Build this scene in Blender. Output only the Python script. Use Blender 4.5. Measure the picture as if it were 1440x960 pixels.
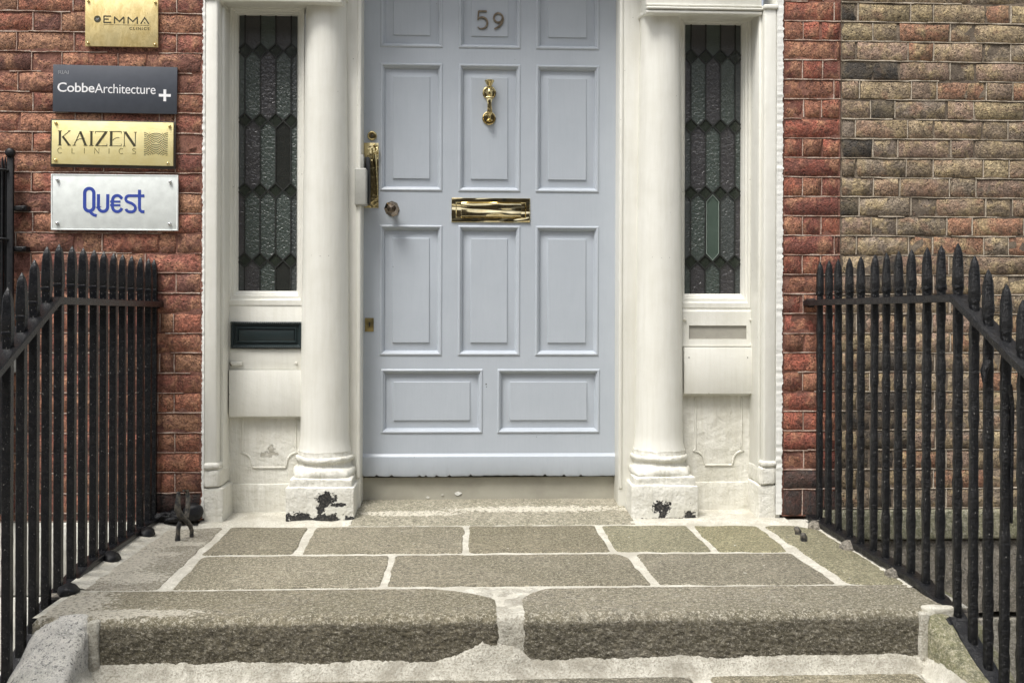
import bpy, bmesh, math, random
from mathutils import Vector, Matrix, noise
random.seed(59)
R = math.radians
sc = bpy.context.scene
for o in list(bpy.data.objects): bpy.data.objects.remove(o)
COL = sc.collection

# ------------------------------------------------------------------ camera
cd = bpy.data.cameras.new('camera'); cam = bpy.data.objects.new('camera', cd); COL.objects.link(cam)
cd.sensor_width = 36; cd.lens = 35.0; cd.clip_start = 0.05; cd.clip_end = 500
cd.shift_y = -0.03125
yaw, roll = R(2.66), 0.003
Fv = Vector((math.sin(yaw), math.cos(yaw), 0)); R0 = Vector((math.cos(yaw), -math.sin(yaw), 0)); U0 = Vector((0, 0, 1))
Rv = R0*math.cos(roll)+U0*math.sin(roll); Uv = U0*math.cos(roll)-R0*math.sin(roll)
m = Matrix((Rv, Uv, -Fv)).transposed().to_4x4(); m.translation = Vector((0, -4.0, 0.85))
cam.matrix_world = m
sc.camera = cam
sc.render.resolution_x = 1024; sc.render.resolution_y = 682

# ------------------------------------------------------------------ light
SUN = Vector((-0.50, -0.66, 1.55)).normalized()
w = bpy.data.worlds.new("World"); sc.world = w; w.use_nodes = True
wt = w.node_tree; bg = wt.nodes['Background']
sky = wt.nodes.new('ShaderNodeTexSky'); sky.sky_type = 'NISHITA'; sky.sun_disc = False
sky.sun_elevation = math.asin(SUN.z); sky.sun_rotation = math.atan2(SUN.x, SUN.y)
sky.air_density = 1.0; sky.dust_density = 4.0; sky.ozone_density = 0.6
hs = wt.nodes.new('ShaderNodeHueSaturation'); hs.inputs['Saturation'].default_value = 0.35
wt.links.new(sky.outputs[0], hs.inputs['Color']); wt.links.new(hs.outputs[0], bg.inputs[0])
bg.inputs[1].default_value = 0.125
sl = bpy.data.lights.new('sun', 'SUN'); sl.energy = 2.4; sl.angle = R(21); sl.color = (1, .97, .915)
so = bpy.data.objects.new('sun', sl); COL.objects.link(so); so.rotation_euler = SUN.to_track_quat('Z', 'Y').to_euler()
so.location = (-3, -5, 6)
sc.view_settings.view_transform = 'Standard'; sc.view_settings.look = 'None'
sc.view_settings.exposure = 0.58; sc.view_settings.gamma = 1.0

# ------------------------------------------------------------------ material helpers
class MT:
    def __init__(s, name):
        s.m = bpy.data.materials.new(name); s.m.use_nodes = True; s.t = s.m.node_tree; s.n = s.t.nodes; s.l = s.t.links
        s.b = s.n['Principled BSDF']; s.tc = s.n.new('ShaderNodeTexCoord'); s.co = s.tc.outputs['Object']
    def new(s, k, **kw):
        nd = s.n.new(k)
        for a, v in kw.items(): setattr(nd, a, v)
        return nd
    def put(s, sock, v):
        if hasattr(v, 'is_output') or isinstance(v, bpy.types.NodeSocket): s.l.new(v, sock)
        elif isinstance(v, (tuple, list)) and len(v) == 3 and sock.type == 'RGBA': sock.default_value = (*v, 1)
        else: sock.default_value = v
    def set(s, **kw):
        for k, v in kw.items(): s.put(s.b.inputs[k.replace('_', ' ')], v)
        return s
    def noise(s, scale, detail=6, rough=.6, dist=0, vec=None, out=0):
        nd = s.new('ShaderNodeTexNoise'); s.put(nd.inputs['Vector'], vec or s.co)
        nd.inputs['Scale'].default_value = scale; nd.inputs['Detail'].default_value = detail
        nd.inputs['Roughness'].default_value = rough; nd.inputs['Distortion'].default_value = dist
        return nd.outputs[out]
    def vor(s, scale, feature='F1', vec=None, out=0, rnd=1):
        nd = s.new('ShaderNodeTexVoronoi', feature=feature); s.put(nd.inputs['Vector'], vec or s.co)
        nd.inputs['Scale'].default_value = scale; nd.inputs['Randomness'].default_value = rnd
        return nd.outputs[out]
    def scl(s, v, vec=None, off=None):
        nd = s.new('ShaderNodeMapping'); s.put(nd.inputs['Vector'], vec or s.co); nd.inputs['Scale'].default_value = v
        if off is not None: s.put(nd.inputs['Location'], off)
        return nd.outputs[0]
    def ramp(s, fac, a, b, c0=(0, 0, 0), c1=(1, 1, 1)):
        nd = s.new('ShaderNodeValToRGB'); s.put(nd.inputs[0], fac)
        e = nd.color_ramp.elements; e[0].position = a; e[1].position = b; e[0].color = (*c0, 1); e[1].color = (*c1, 1)
        return nd.outputs[0]
    def mix(s, fac, a, b, mode='MIX'):
        nd = s.new('ShaderNodeMix', data_type='RGBA', blend_type=mode)
        s.put(nd.inputs[0], fac); s.put(nd.inputs[6], a); s.put(nd.inputs[7], b); return nd.outputs[2]
    def math(s, op, a, b=None, clamp=False):
        nd = s.new('ShaderNodeMath', operation=op, use_clamp=clamp); s.put(nd.inputs[0], a)
        if b is not None: s.put(nd.inputs[1], b)
        return nd.outputs[0]
    def bump(s, h, strength=.5, dist=.01, normal=None):
        nd = s.new('ShaderNodeBump'); nd.inputs['Strength'].default_value = strength; nd.inputs['Distance'].default_value = dist
        s.put(nd.inputs['Height'], h)
        if normal is not None: s.l.new(normal, nd.inputs['Normal'])
        s.l.new(nd.outputs[0], s.b.inputs['Normal']); return nd.outputs[0]
    def patches(s, els, amp=.6, nscale=45):
        """mask = 1 inside noisy ellipses (cx, cy, cz, rx, ry, rz)"""
        n1 = s.noise(nscale, 5, .65); out = None
        for cx, cy, cz, rx, ry, rz in els:
            mp = s.new('ShaderNodeMapping'); s.put(mp.inputs['Vector'], s.co)
            mp.inputs['Scale'].default_value = (1/rx, 1/ry, 1/rz); mp.inputs['Location'].default_value = (-cx/rx, -cy/ry, -cz/rz)
            ln = s.new('ShaderNodeVectorMath', operation='LENGTH'); s.l.new(mp.outputs[0], ln.inputs[0])
            out = ln.outputs['Value'] if out is None else s.math('MINIMUM', out, ln.outputs['Value'])
        v = s.math('ADD', out, s.math('MULTIPLY', s.math('SUBTRACT', n1, .5), amp*6))
        return s.ramp(v, .93, 1.0, (1, 1, 1), (0, 0, 0))

MATS = {}
def brick_mat(name, tint2, tint3, soot):
    t = MT(name); oi = t.new('ShaderNodeObjectInfo')
    cmb = t.new('ShaderNodeCombineXYZ'); r = t.math('MULTIPLY', oi.outputs['Random'], 37.0)
    t.put(cmb.inputs[0], r); t.put(cmb.inputs[1], t.math('MULTIPLY', r, 1.7)); t.put(cmb.inputs[2], t.math('MULTIPLY', r, .6))
    ad = t.new('ShaderNodeVectorMath', operation='ADD'); t.put(ad.inputs[0], t.co); t.put(ad.inputs[1], cmb.outputs[0]); v = ad.outputs[0]
    big = t.noise(13, 5, .65, .6, v); mid = t.noise(48, 6, .7, .4, v); fine = t.noise(150, 5, .8, 0, v)
    bw_ = t.new('ShaderNodeRGBToBW'); t.put(bw_.inputs[0], oi.outputs['Color']); lum = t.math('MULTIPLY', t.math('SUBTRACT', bw_.outputs[0], .03), 14, True)
    patch = t.ramp(big, .46, .62); c = t.mix(t.math('MULTIPLY', t.math('MULTIPLY', patch, .8), lum), oi.outputs['Color'], tint2)
    c = t.mix(t.math('MULTIPLY', t.ramp(t.noise(9, 4, .6, .3, t.scl((1, 1, 1.6), v)), .55, .66), t.math('MULTIPLY', lum, .75)), c, tint3)
    c = t.mix(t.math('MULTIPLY', t.ramp(mid, .38, .58, (1, 1, 1), (0, 0, 0)), .68), c, soot)
    c = t.mix(1.0, c, t.ramp(fine, .34, .66, (.36, .35, .35), (1.62, 1.60, 1.54)), 'MULTIPLY')
    pits = t.ramp(t.vor(85, vec=v), .10, .26); pm = t.math('MULTIPLY', t.ramp(t.noise(18, 2, .5, 0, v), .46, .6), t.math('SUBTRACT', 1, pits))
    c = t.mix(t.math('MULTIPLY', pm, .85), c, (.02, .014, .012))
    eff = t.ramp(t.noise(70, 5, .8, 0, t.scl((1, 1, 2.5), v)), .66, .74); c = t.mix(t.math('MULTIPLY', t.math('MULTIPLY', eff, .6), lum), c, (.52, .45, .38))
    t.set(Base_Color=c, Roughness=.88)
    h = t.math('ADD', t.math('ADD', t.math('MULTIPLY', big, 2.5), t.math('MULTIPLY', mid, 1.4)), t.math('MULTIPLY', fine, .35))
    h = t.math('SUBTRACT', h, t.math('MULTIPLY', pm, 1.4))
    t.bump(h, 1.0, .0095); return t.m
M_RED = brick_mat('red_brick', (.56, .30, .18), (.22, .09, .07), (.11, .05, .04))
M_YEL = brick_mat('yellow_stock_brick', (.50, .39, .22), (.36, .22, .15), (.10, .08, .062))

def mortar_mat(name, a, b, c2, bs=.004):
    t = MT(name); n1 = t.noise(22, 6, .7, .5); n2 = t.noise(170, 4, .7)
    c = t.mix(t.ramp(n1, .38, .62), a, b); c = t.mix(t.math('MULTIPLY', t.ramp(n2, .48, .62), .8), c, c2); c = t.mix(t.math('MULTIPLY', t.ramp(t.noise(7, 6, .75, .5), .46, .62), .72), c, c2)
    t.set(Base_Color=c, Roughness=.95); t.bump(t.math('ADD', n1, t.math('MULTIPLY', n2, .6)), .9, bs); return t.m
M_MRED = mortar_mat('red_mortar', (.20, .085, .062), (.34, .17, .12), (.10, .045, .036))
M_MYEL = mortar_mat('grey_mortar', (.15, .118, .088), (.26, .21, .155), (.07, .055, .043))
M_RIB = mortar_mat('pale_pointing', (.46, .33, .26), (.64, .56, .48), (.27, .15, .11), .002)
M_RIBY = mortar_mat('buff_pointing', (.48, .41, .32), (.66, .58, .47), (.24, .2, .15), .002)
M_FIL = mortar_mat('white_render', (.76, .755, .71), (.80, .80, .76), (.58, .56, .50), .004)
M_CEM = mortar_mat('cement_pointing', (.55, .53, .45), (.67, .65, .575), (.40, .375, .31), .008)
M_CEMG = mortar_mat('stained_grey_cement', (.44, .42, .355), (.58, .56, .49), (.25, .23, .185), .009)
M_SLAB = mortar_mat('worn_cement_slab', (.30, .28, .225), (.40, .375, .31), (.50, .47, .39), .006)

def stone_mat(name, cols, smear=None, bscale=.010, big=6, dark_face=False):
    t = MT(name); oi = t.new('ShaderNodeObjectInfo')
    n1 = t.noise(big, 6, .65, .4); n2 = t.noise(82, 6, .85); n3 = t.noise(190, 4, .7); n4 = t.noise(34, 5, .7)
    c = t.mix(t.ramp(n1, .36, .64), cols[0], cols[1])
    c = t.mix(t.math('MULTIPLY', t.ramp(n4, .46, .60), .75), c, cols[2])
    n5 = t.noise(15, 5, .75, .5); c = t.mix(t.math('MULTIPLY', t.ramp(n5, .56, .64), .5), c, cols[3])
    n6 = t.noise(3.1, 3, .6); c = t.mix(t.math('MULTIPLY', t.ramp(n6, .44, .56), .5), c, (cols[0][0]*.66, cols[0][1]*.67, cols[0][2]*.60))
    c = t.mix(t.ramp(n2, .52, .60), c, cols[3]); c = t.mix(t.ramp(n3, .56, .62), c, cols[4])
    c = t.mix(t.ramp(n2, .36, .46, (1, 1, 1), (0, 0, 0)), c, tuple(x*.38 for x in cols[0]))
    hsv = t.new('ShaderNodeHueSaturation'); t.put(hsv.inputs['Color'], c)
    t.put(hsv.inputs['Value'], t.math('ADD', .80, t.math('MULTIPLY', oi.outputs['Random'], .34))); t.put(hsv.inputs['Saturation'], t.math('ADD', .92, t.math('MULTIPLY', t.math('FRACT', t.math('MULTIPLY', oi.outputs['Random'], 7.3)), .25))); c = hsv.outputs[0]
    if smear:
        c = t.mix(t.math('MULTIPLY', t.math('MULTIPLY', t.patches(smear, .55, 60), .9), t.ramp(n2, .40, .50)), c, (.66, .62, .52))
    if dark_face:   # darker blotchy tone over the pecked front face, fading out at the top
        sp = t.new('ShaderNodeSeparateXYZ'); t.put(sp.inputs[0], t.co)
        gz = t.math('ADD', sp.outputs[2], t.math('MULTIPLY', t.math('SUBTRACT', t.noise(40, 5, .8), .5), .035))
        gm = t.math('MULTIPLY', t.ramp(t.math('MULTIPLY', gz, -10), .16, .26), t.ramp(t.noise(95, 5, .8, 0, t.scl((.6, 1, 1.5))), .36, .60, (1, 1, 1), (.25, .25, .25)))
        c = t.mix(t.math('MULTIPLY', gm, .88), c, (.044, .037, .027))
    t.set(Base_Color=c, Roughness=.9)
    t.bump(t.math('ADD', t.math('ADD', t.math('MULTIPLY', n4, .6), n2), t.math('MULTIPLY', n3, .4)), 1.0, bscale); return t.m
G1 = ((.25, .225, .163), (.335, .30, .215), (.15, .136, .10), (.54, .49, .375), (.70, .655, .52))
G3 = ((.24, .222, .145), (.32, .292, .19), (.14, .135, .08), (.50, .465, .30), (.66, .62, .46))
G2 = ((.25, .225, .162), (.33, .297, .215), (.155, .142, .108), (.56, .52, .425), (.70, .66, .56))
M_FLAG = stone_mat('granite_flag', G1)
M_OLIVE = stone_mat('mossy_granite_flag', G3)
M_SILL = stone_mat('worn_granite_sill', ((.27, .25, .19), (.36, .335, .26), (.19, .178, .135), (.50, .465, .37), (.60, .56, .46)), [(.30, .12, .02, .36, .035, .1), (-.22, .07, .02, .2, .03, .1)], .006, 5)
M_LEFT = stone_mat('smeared_granite', ((.33, .30, .235), (.40, .36, .28), (.22, .20, .15), (.60, .56, .46), (.70, .66, .58)),
    [(-1.12, -.25, 0, .10, .2, .1), (-1.13, -.62, 0, .09, .22, .1), (-1.05, -.80, 0, .12, .07, .1), (-1.0, -.35, 0, .09, .03, .1), (-1.04, -.50, 0, .06, .03, .1)])
M_FLAGG = stone_mat('grey_granite', ((.33, .305, .25), (.42, .39, .32), (.25, .23, .19), (.60, .56, .47), (.72, .68, .6)))
M_NOSE = stone_mat('granite_nosing', G2, [(-.95, -1.175, 0, .22, .038, .1), (-1.14, -1.08, 0, .12, .14, .2)], dark_face=True)
M_PALEG = stone_mat('pale_speckled_granite', ((.74, .715, .65), (.80, .775, .70), (.60, .585, .54), (.13, .13, .125), (.80, .78, .73)), None, .006, 9)
M_MOSS = stone_mat('weathered_granite', ((.22, .22, .13), (.34, .32, .22), (.13, .13, .09), (.46, .43, .33), (.55, .52, .42)), None, .009, 14)
M_RUB = stone_mat('grey_rubble_render', ((.22, .20, .17), (.30, .27, .22), (.14, .13, .11), (.42, .38, .32), (.5, .46, .4)), None, .012, 12)
M_ASPH = stone_mat('asphalt', ((.05, .05, .05), (.065, .062, .06), (.04, .04, .04), (.1, .1, .095), (.12, .12, .11)), None, .003, 3)

def white_mat(name, base=(.755, .75, .695), chips=None, chipc=((.018, .018, .02), (.10, .095, .085)), rough=.42, bump=.0012, dirt=.35):
    t = MT(name)
    n1 = t.noise(3.5, 5, .6, .3); st = t.noise(9, 5, .65, .2, t.scl((6, 6, .5))); n2 = t.noise(55, 5, .7); n3 = t.noise(14, 4, .6)
    dc = (base[0]*.78, base[1]*.765, base[2]*.71)
    c = t.mix(t.math('MULTIPLY', t.ramp(st, .42, .75), dirt), base, dc)
    c = t.mix(t.math('MULTIPLY', t.ramp(n1, .45, .7), dirt), c, dc)
    spk = t.ramp(t.vor(26), .035, .06, (1, 1, 1), (0, 0, 0)); spk = t.math('MULTIPLY', spk, t.ramp(t.noise(5, 2), .56, .6))
    c = t.mix(t.math('MULTIPLY', spk, .8), c, (.09, .08, .07))
    h = t.math('ADD', t.math('ADD', t.math('MULTIPLY', n3, 2.0), t.math('MULTIPLY', st, .8)), t.math('MULTIPLY', n2, .5))
    rg = rough
    if chips:
        k = t.patches(chips, .5, 60); edge = t.noise(120, 4, .7)
        c = t.mix(k, c, t.mix(t.ramp(edge, .5, .62), *chipc))
        h = t.math('SUBTRACT', h, t.math('MULTIPLY', k, 2.5))
    t.set(Base_Color=c, Roughness=rg); t.bump(h, .8, bump); return t.m
M_WHITE = white_mat('old_white_paint')
M_WROUGH = white_mat('thick_white_paint', (.735, .725, .665), None, rough=.5, bump=.007, dirt=.8)
M_SCAR = white_mat('scarred_white_paint', (.735, .725, .665), [(-.935, .005, .248, .022, .2, .012), (-.910, .005, .262, .012, .2, .022), (-.890, .005, .250, .016, .2, .005)], ((.44, .42, .36), (.60, .58, .52)), .5, .007, .55)
M_FILW = white_mat('lime_white_edge', (.80, .80, .765), None, rough=.6, bump=.003, dirt=.15)
M_PLL = white_mat('chipped_white_paint', (.72, .71, .65), [(.024, -.14, .090, .036, .2, .026), (-.085, -.14, .010, .072, .2, .028), (.01, -.14, .008, .085, .2, .022), (.115, -.14, .012, .02, .2, .014), (.0, -.14, .055, .018, .2, .02), (.07, -.14, .068, .03, .2, .008)], rough=.5, bump=.007, dirt=.5)
M_PLR = white_mat('flaking_white_paint', (.72, .71, .65), [(-.02, -.14, .05, .034, .2, .026), (.0, -.14, .002, .13, .2, .006), (-.015, -.14, .02, .014, .2, .03), (.10, -.14, .015, .028, .2, .020)], rough=.5, bump=.007, dirt=.5)

t = MT('blue_grey_door_paint')
n1 = t.noise(5, 4, .6); st = t.noise(14, 4, .6, 0, t.scl((8, 8, .6))); nn = t.noise(28, 4, .6)
c = t.mix(t.ramp(n1, .35, .65), (.43, .47, .52), (.455, .495, .545))
c = t.mix(t.math('MULTIPLY', t.ramp(st, .5, .8), .3), c, (.375, .42, .47))
spk = t.math('MULTIPLY', t.ramp(t.vor(9), .012, .022, (1, 1, 1), (0, 0, 0)), .6); c = t.mix(spk, c, (.12, .13, .14))
t.set(Base_Color=c, Roughness=.27); t.bump(t.math('ADD', nn, t.math('MULTIPLY', st, .7)), .5, .0012); M_DOOR = t.m
t = MT('threshold_paint'); n1 = t.noise(7, 5, .6); n2 = t.noise(120, 4, .7)
t.set(Base_Color=t.mix(t.ramp(n1, .35, .65), (.33, .315, .26), (.40, .385, .32)), Roughness=.6)
t.bump(t.math('ADD', n1, t.math('MULTIPLY', n2, .3)), .5, .002); M_THR = t.m

def iron_mat(name, rough, bs, speck):
    t = MT(name); n1 = t.noise(35, 5, .7, .3); n2 = t.noise(160, 4, .7)
    c = t.mix(t.ramp(n1, .4, .65), (.004, .0045, .006), (.012, .012, .013))
    sp = t.math('MULTIPLY', t.ramp(t.noise(230, 3, .7, 0, t.scl((1, 1, .5))), .66, .72), speck); c = t.mix(sp, c, (.30, .29, .27))
    t.set(Base_Color=c, Roughness=rough, Specular_IOR_Level=.33)
    t.bump(t.math('ADD', n1, t.math('MULTIPLY', n2, .45)), 1.0, bs); return t.m
M_IRON = iron_mat('black_gloss_iron', .27, .0022, .55)
M_IRONR = iron_mat('lumpy_black_iron', .29, .0065, .9)
M_IRONS = iron_mat('black_iron_smooth', .5, .001, .35)
t = MT('rusty_scraper_iron'); n1 = t.noise(40, 5, .7)
t.set(Base_Color=t.mix(t.ramp(n1, .42, .6), (.03, .032, .034), (.17, .15, .12)), Roughness=.7, Metallic=.2); t.bump(n1, 1, .006); M_SCR = t.m

def brass(name, c0, c1, rough, bs, bscale, stretch=(1, 1, 1), metallic=1.0, det=3):
    t = MT(name); n1 = t.noise(18, 5, .65); n2 = t.noise(bscale, det, .5, .4, t.scl(stretch))
    t.set(Base_Color=t.mix(t.ramp(n1, .38, .62), c0, c1), Metallic=metallic, Roughness=rough); t.bump(n2, 1, bs); return t.m
M_BRASS = brass('polished_brass', (.62, .50, .24), (.74, .62, .34), .13, .003, 34)
M_LPL = brass('dented_polished_brass', (.66, .55, .30), (.82, .72, .46), .08, .020, 9, (.5, 1, 2.4), 1.0, 1)
M_KZ = brass('yellow_brass_plate', (.88, .76, .36), (.94, .84, .46), .48, .0006, 60, (1, 1, 4), .45)
M_BRONZE = brass('dark_bronze', (.22, .17, .12), (.46, .37, .28), .2, .001, 60)
M_NUM = brass('tarnished_bronze', (.24, .19, .13), (.4, .33, .24), .3, .001, 60)
t = MT('mottled_brass_plate'); n1 = t.noise(26, 6, .7, .6, t.scl((1.6, 1, .8))); n2 = t.noise(120, 4, .7, 0, t.scl((2.2, 1, .7))); n3 = t.noise(8, 3, .5)
c = t.mix(t.ramp(n1, .38, .6), (.62, .47, .19), (.82, .66, .32)); c = t.mix(t.ramp(n2, .60, .72), c, (.40, .29, .12))
c = t.mix(t.math('MULTIPLY', t.ramp(n3, .45, .65), .5), c, (.60, .53, .31))
t.set(Base_Color=c, Metallic=.4, Roughness=.5); t.bump(n2, .6, .0008); M_EMMA = t.m

def plain(name, c, rough=.5, metallic=0, **kw):
    t = MT(name); n1 = t.noise(30, 4, .6)
    t.set(Base_Color=t.mix(t.ramp(n1, .3, .7), tuple(x*.9 for x in c), tuple(min(1, x*1.06) for x in c)), Roughness=rough, Metallic=metallic, **kw)
    return t.m
M_SLATE = plain('slate_grey_sign', (.062, .070, .088), .45)
M_WPRINT = plain('white_print', (.85, .85, .87), .5)
M_GPRINT = plain('grey_print', (.3, .31, .33), .5)
M_DPRINT = plain('engraved_dark_fill', (.05, .045, .02), .5)
M_OPRINT = plain('engraved_olive_fill', (.22, .18, .06), .5)
M_NAVY = plain('royal_blue_print', (.035, .07, .36), .45)
M_FROST = plain('frosted_white_acrylic', (.76, .80, .78), .2)
M_EDGE = plain('acrylic_edge', (.85, .89, .88), .2)
M_STEEL = plain('steel_stud', (.62, .62, .62), .25, 1)
M_DARKB = plain('dark_brown_back', (.045, .038, .03), .6)
M_LBOX = plain('dark_green_black_paint', (.018, .028, .030), .35)
M_LBOXR = plain('old_grey_board', (.36, .345, .30), .6)
M_LEAD = plain('dark_lead_came', (.018, .02, .018), .5)
M_CREAM = plain('pale_grey_lock_paint', (.38, .38, .35), .45)
M_SHADE = plain('dark_hall', (.045, .045, .045), .8)
M_PAVE = M_FLAGG

def glass_mat(name, c, bs, sc_, rough=.30, tr=.3):
    t = MT(name); n = t.noise(sc_, 2, .5, .8); n2 = t.noise(8, 3)
    t.set(Base_Color=t.mix(t.ramp(n2, .3, .7), tuple(x*.8 for x in c), c), Roughness=rough, Specular_IOR_Level=.8)
    t.b.inputs['Transmission Weight'].default_value = tr; t.b.inputs['IOR'].default_value = 1.5
    t.bump(n, 1, bs); return t.m
GL = [glass_mat('green_grey_hammered_glass', (.075, .098, .086), .0055, 85), glass_mat('purple_grey_hammered_glass', (.068, .066, .069), .0045, 75),
      glass_mat('grey_rippled_glass', (.070, .082, .080), .0045, 100)]
M_DIA = glass_mat('olive_diamond_glass', (.034, .042, .032), .002, 20, .22, .2)
M_CLR = glass_mat('clear_bevelled_glass', (.13, .18, .15), .004, 9, .1, .4)
M_DRK = glass_mat('dark_plain_glass', (.045, .048, .044), .004, 12, .15, .3)

# ------------------------------------------------------------------ mesh helpers
class M:
    def __init__(s): s.bm = bmesh.new()
    def add(s, vs, fs):
        v = [s.bm.verts.new(p) for p in vs]
        for f in fs:
            try: s.bm.faces.new([v[i] for i in f])
            except ValueError: pass
        return v
    def box(s, x0, x1, y0, y1, z0, z1, bev=0, seg=2):
        v = s.add([(x, y, z) for x in (x0, x1) for y in (y0, y1) for z in (z0, z1)],
                  [(0, 1, 3, 2), (4, 6, 7, 5), (0, 4, 5, 1), (2, 3, 7, 6), (0, 2, 6, 4), (1, 5, 7, 3)])
        if bev:
            es = {e for q in v for e in q.link_edges}
            bmesh.ops.bevel(s.bm, geom=list(es), offset=bev, segments=seg, profile=.5, affect='EDGES')
        return s
    def ring(s, rc, prof, y, cap=True, rad=0):
        """stepped rectangular frame facing -y: prof = [(inset, depth)]"""
        x0, x1, z0, z1 = rc; loops = []
        for ins, d in prof:
            a, b, c, e = x0+ins, x1-ins, z0+ins, z1-ins; r = max(0.0, rad-ins) if rad else 0
            if r > 1e-5:
                pts = []
                for cx, cz, a0 in ((b-r, e-r, 0), (a+r, e-r, 90), (a+r, c+r, 180), (b-r, c+r, 270)):
                    for k in range(4): an = R(a0+k*30); pts.append((cx+r*math.cos(an), y+d, cz+r*math.sin(an)))
            elif rad:
                pts = []
                for cx, cz in ((b, e), (a, e), (a, c), (b, c)):
                    for k in range(4): pts.append((cx+(k-1.5)*1e-5, y+d, cz))
            else: pts = [(b, y+d, e), (a, y+d, e), (a, y+d, c), (b, y+d, c)]
            loops.append([s.bm.verts.new(p) for p in pts])
        n = len(loops[0])
        for i in range(len(loops)-1):
            for k in range(n): s.bm.faces.new((loops[i][k], loops[i+1][k], loops[i+1][(k+1) % n], loops[i][(k+1) % n]))
        if cap: s.bm.faces.new(loops[-1])
        return s
    def lathe(s, c, prof, axis='z', n=28, sq=0):
        loops = []
        for r, h in prof:
            lp = []
            for k in range(n):
                a = 2*math.pi*k/n; u, v = r*math.cos(a), r*math.sin(a)
                p = (c[0]+u, c[1]+v, c[2]+h) if axis == 'z' else (c[0]+u, c[1]+h, c[2]+v) if axis == 'y' else (c[0]+h, c[1]+u, c[2]+v)
                lp.append(s.bm.verts.new(p))
            loops.append(lp)
        for i in range(len(loops)-1):
            for k in range(n): s.bm.faces.new((loops[i][k], loops[i][(k+1) % n], loops[i+1][(k+1) % n], loops[i+1][k]))
        s.bm.faces.new(loops[0]); s.bm.faces.new(loops[-1]); return s
    def tube(s, pts, rs, n=8, flat=None, rot=0, jit=0):
        pts = [Vector(p) for p in pts]; loops = []
        if not isinstance(rs, (list, tuple)): rs = [rs]*len(pts)
        for i, p in enumerate(pts):
            d = (pts[min(i+1, len(pts)-1)]-pts[max(i-1, 0)]).normalized()
            up = Vector((0, 1, 0)) if abs(d.y) < .9 else Vector((1, 0, 0))
            a = d.cross(up).normalized(); b = d.cross(a).normalized(); lp = []
            for k in range(n):
                an = 2*math.pi*k/n+rot; rr = rs[i]*(1+random.uniform(-jit, jit)); fl = flat or 1
                lp.append(s.bm.verts.new(p+a*math.cos(an)*rr+b*math.sin(an)*rr*fl))
            loops.append(lp)
        for i in range(len(loops)-1):
            for k in range(n): s.bm.faces.new((loops[i][k], loops[i][(k+1) % n], loops[i+1][(k+1) % n], loops[i+1][k]))
        s.bm.faces.new(loops[0]); s.bm.faces.new(loops[-1]); return s
    def poly(s, pts, y0, y1):
        """outline (x,z) extruded from y0 (front) to y1"""
        n = len(pts); v = s.add([(x, y0, z) for x, z in pts]+[(x, y1, z) for x, z in pts], [list(range(n)), list(range(2*n-1, n-1, -1))])
        for k in range(n): s.bm.faces.new((v[k], v[k+n], v[(k+1) % n+n], v[(k+1) % n]))
        return s
    def stroke(s, pts, w, y, th=.0006, closed=False, taper=None):
        pts = [Vector((p[0], p[1])) for p in pts]; n = len(pts); L = []; Rr = []
        for i in range(n):
            if closed: d = pts[(i+1) % n]-pts[i-1]
            else: d = pts[min(i+1, n-1)]-pts[max(i-1, 0)]
            d.normalize(); nn = Vector((-d.y, d.x)); k = 1.0
            if 0 < i < n-1 or closed:
                d1 = (pts[i]-pts[i-1]).normalized(); cs = max(.5, abs(d1.dot(d))); k = 1/cs
            hw = (w if taper is None else taper[i])*.5*k
            L.append(pts[i]+nn*hw); Rr.append(pts[i]-nn*hw)
        rng = range(n if closed else n-1)
        fv = [s.bm.verts.new((p.x, y, p.y)) for p in L]; fr = [s.bm.verts.new((p.x, y, p.y)) for p in Rr]
        bv = [s.bm.verts.new((p.x, y+th, p.y)) for p in L]; br = [s.bm.verts.new((p.x, y+th, p.y)) for p in Rr]
        for i in rng:
            j = (i+1) % n
            for q in ((fv[i], fv[j], fr[j], fr[i]), (fv[i], bv[i], bv[j], fv[j]), (fr[i], fr[j], br[j], br[i])):
                s.bm.faces.new(q)
        return s
    def sub(s, cuts):
        bmesh.ops.subdivide_edges(s.bm, edges=s.bm.edges[:], cuts=cuts, use_grid_fill=True); return s
    def jig(s, amp, scale, seed=0):
        o = Vector((seed*3.1, seed*1.7, seed))
        for v in s.bm.verts: v.co += noise.noise_vector(v.co*scale+o)*amp
        return s
    def done(s, name, mat, parent=None, smooth=0, off=(0, 0, 0), norm=True):
        if norm: bmesh.ops.recalc_face_normals(s.bm, faces=s.bm.faces)
        o = Vector(off); p = parent
        while p is not None: o += p.location; p = p.parent
        if parent is not None or off != (0, 0, 0): bmesh.ops.translate(s.bm, vec=-o, verts=s.bm.verts)
        me = bpy.data.meshes.new(name); s.bm.to_mesh(me); s.bm.free()
        ob = bpy.data.objects.new(name, me); COL.objects.link(ob); me.materials.append(mat)
        if off != (0, 0, 0): ob.location = off
        if parent is not None: ob.parent = parent
        if smooth:
            me.polygons.foreach_set('use_smooth', [True]*len(me.polygons)); me.update()
            try: me.set_sharp_from_angle(angle=R(smooth))
            except Exception: pass
        return ob
def thing(name, label, cat, loc=(0, 0, 0), group=None):
    o = bpy.data.objects.new(name, None); COL.objects.link(o); o.location = loc; o.empty_display_size = .1
    o['label'] = label; o['category'] = cat
    if group: o['group'] = group
    return o
def tag(o, label, cat, group=None):
    o['label'] = label; o['category'] = cat
    if group: o['group'] = group
    return o
def struct(o): o['kind'] = 'structure'; return o
def inst(name, me, parent, loc, scale=(1, 1, 1), color=None, rot=None):
    o = bpy.data.objects.new(name, me); COL.objects.link(o); o.parent = parent
    o.location = Vector(loc)-parent.location; o.scale = scale
    if color: o.color = (*color, 1)
    if rot: o.rotation_euler = rot
    return o
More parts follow.
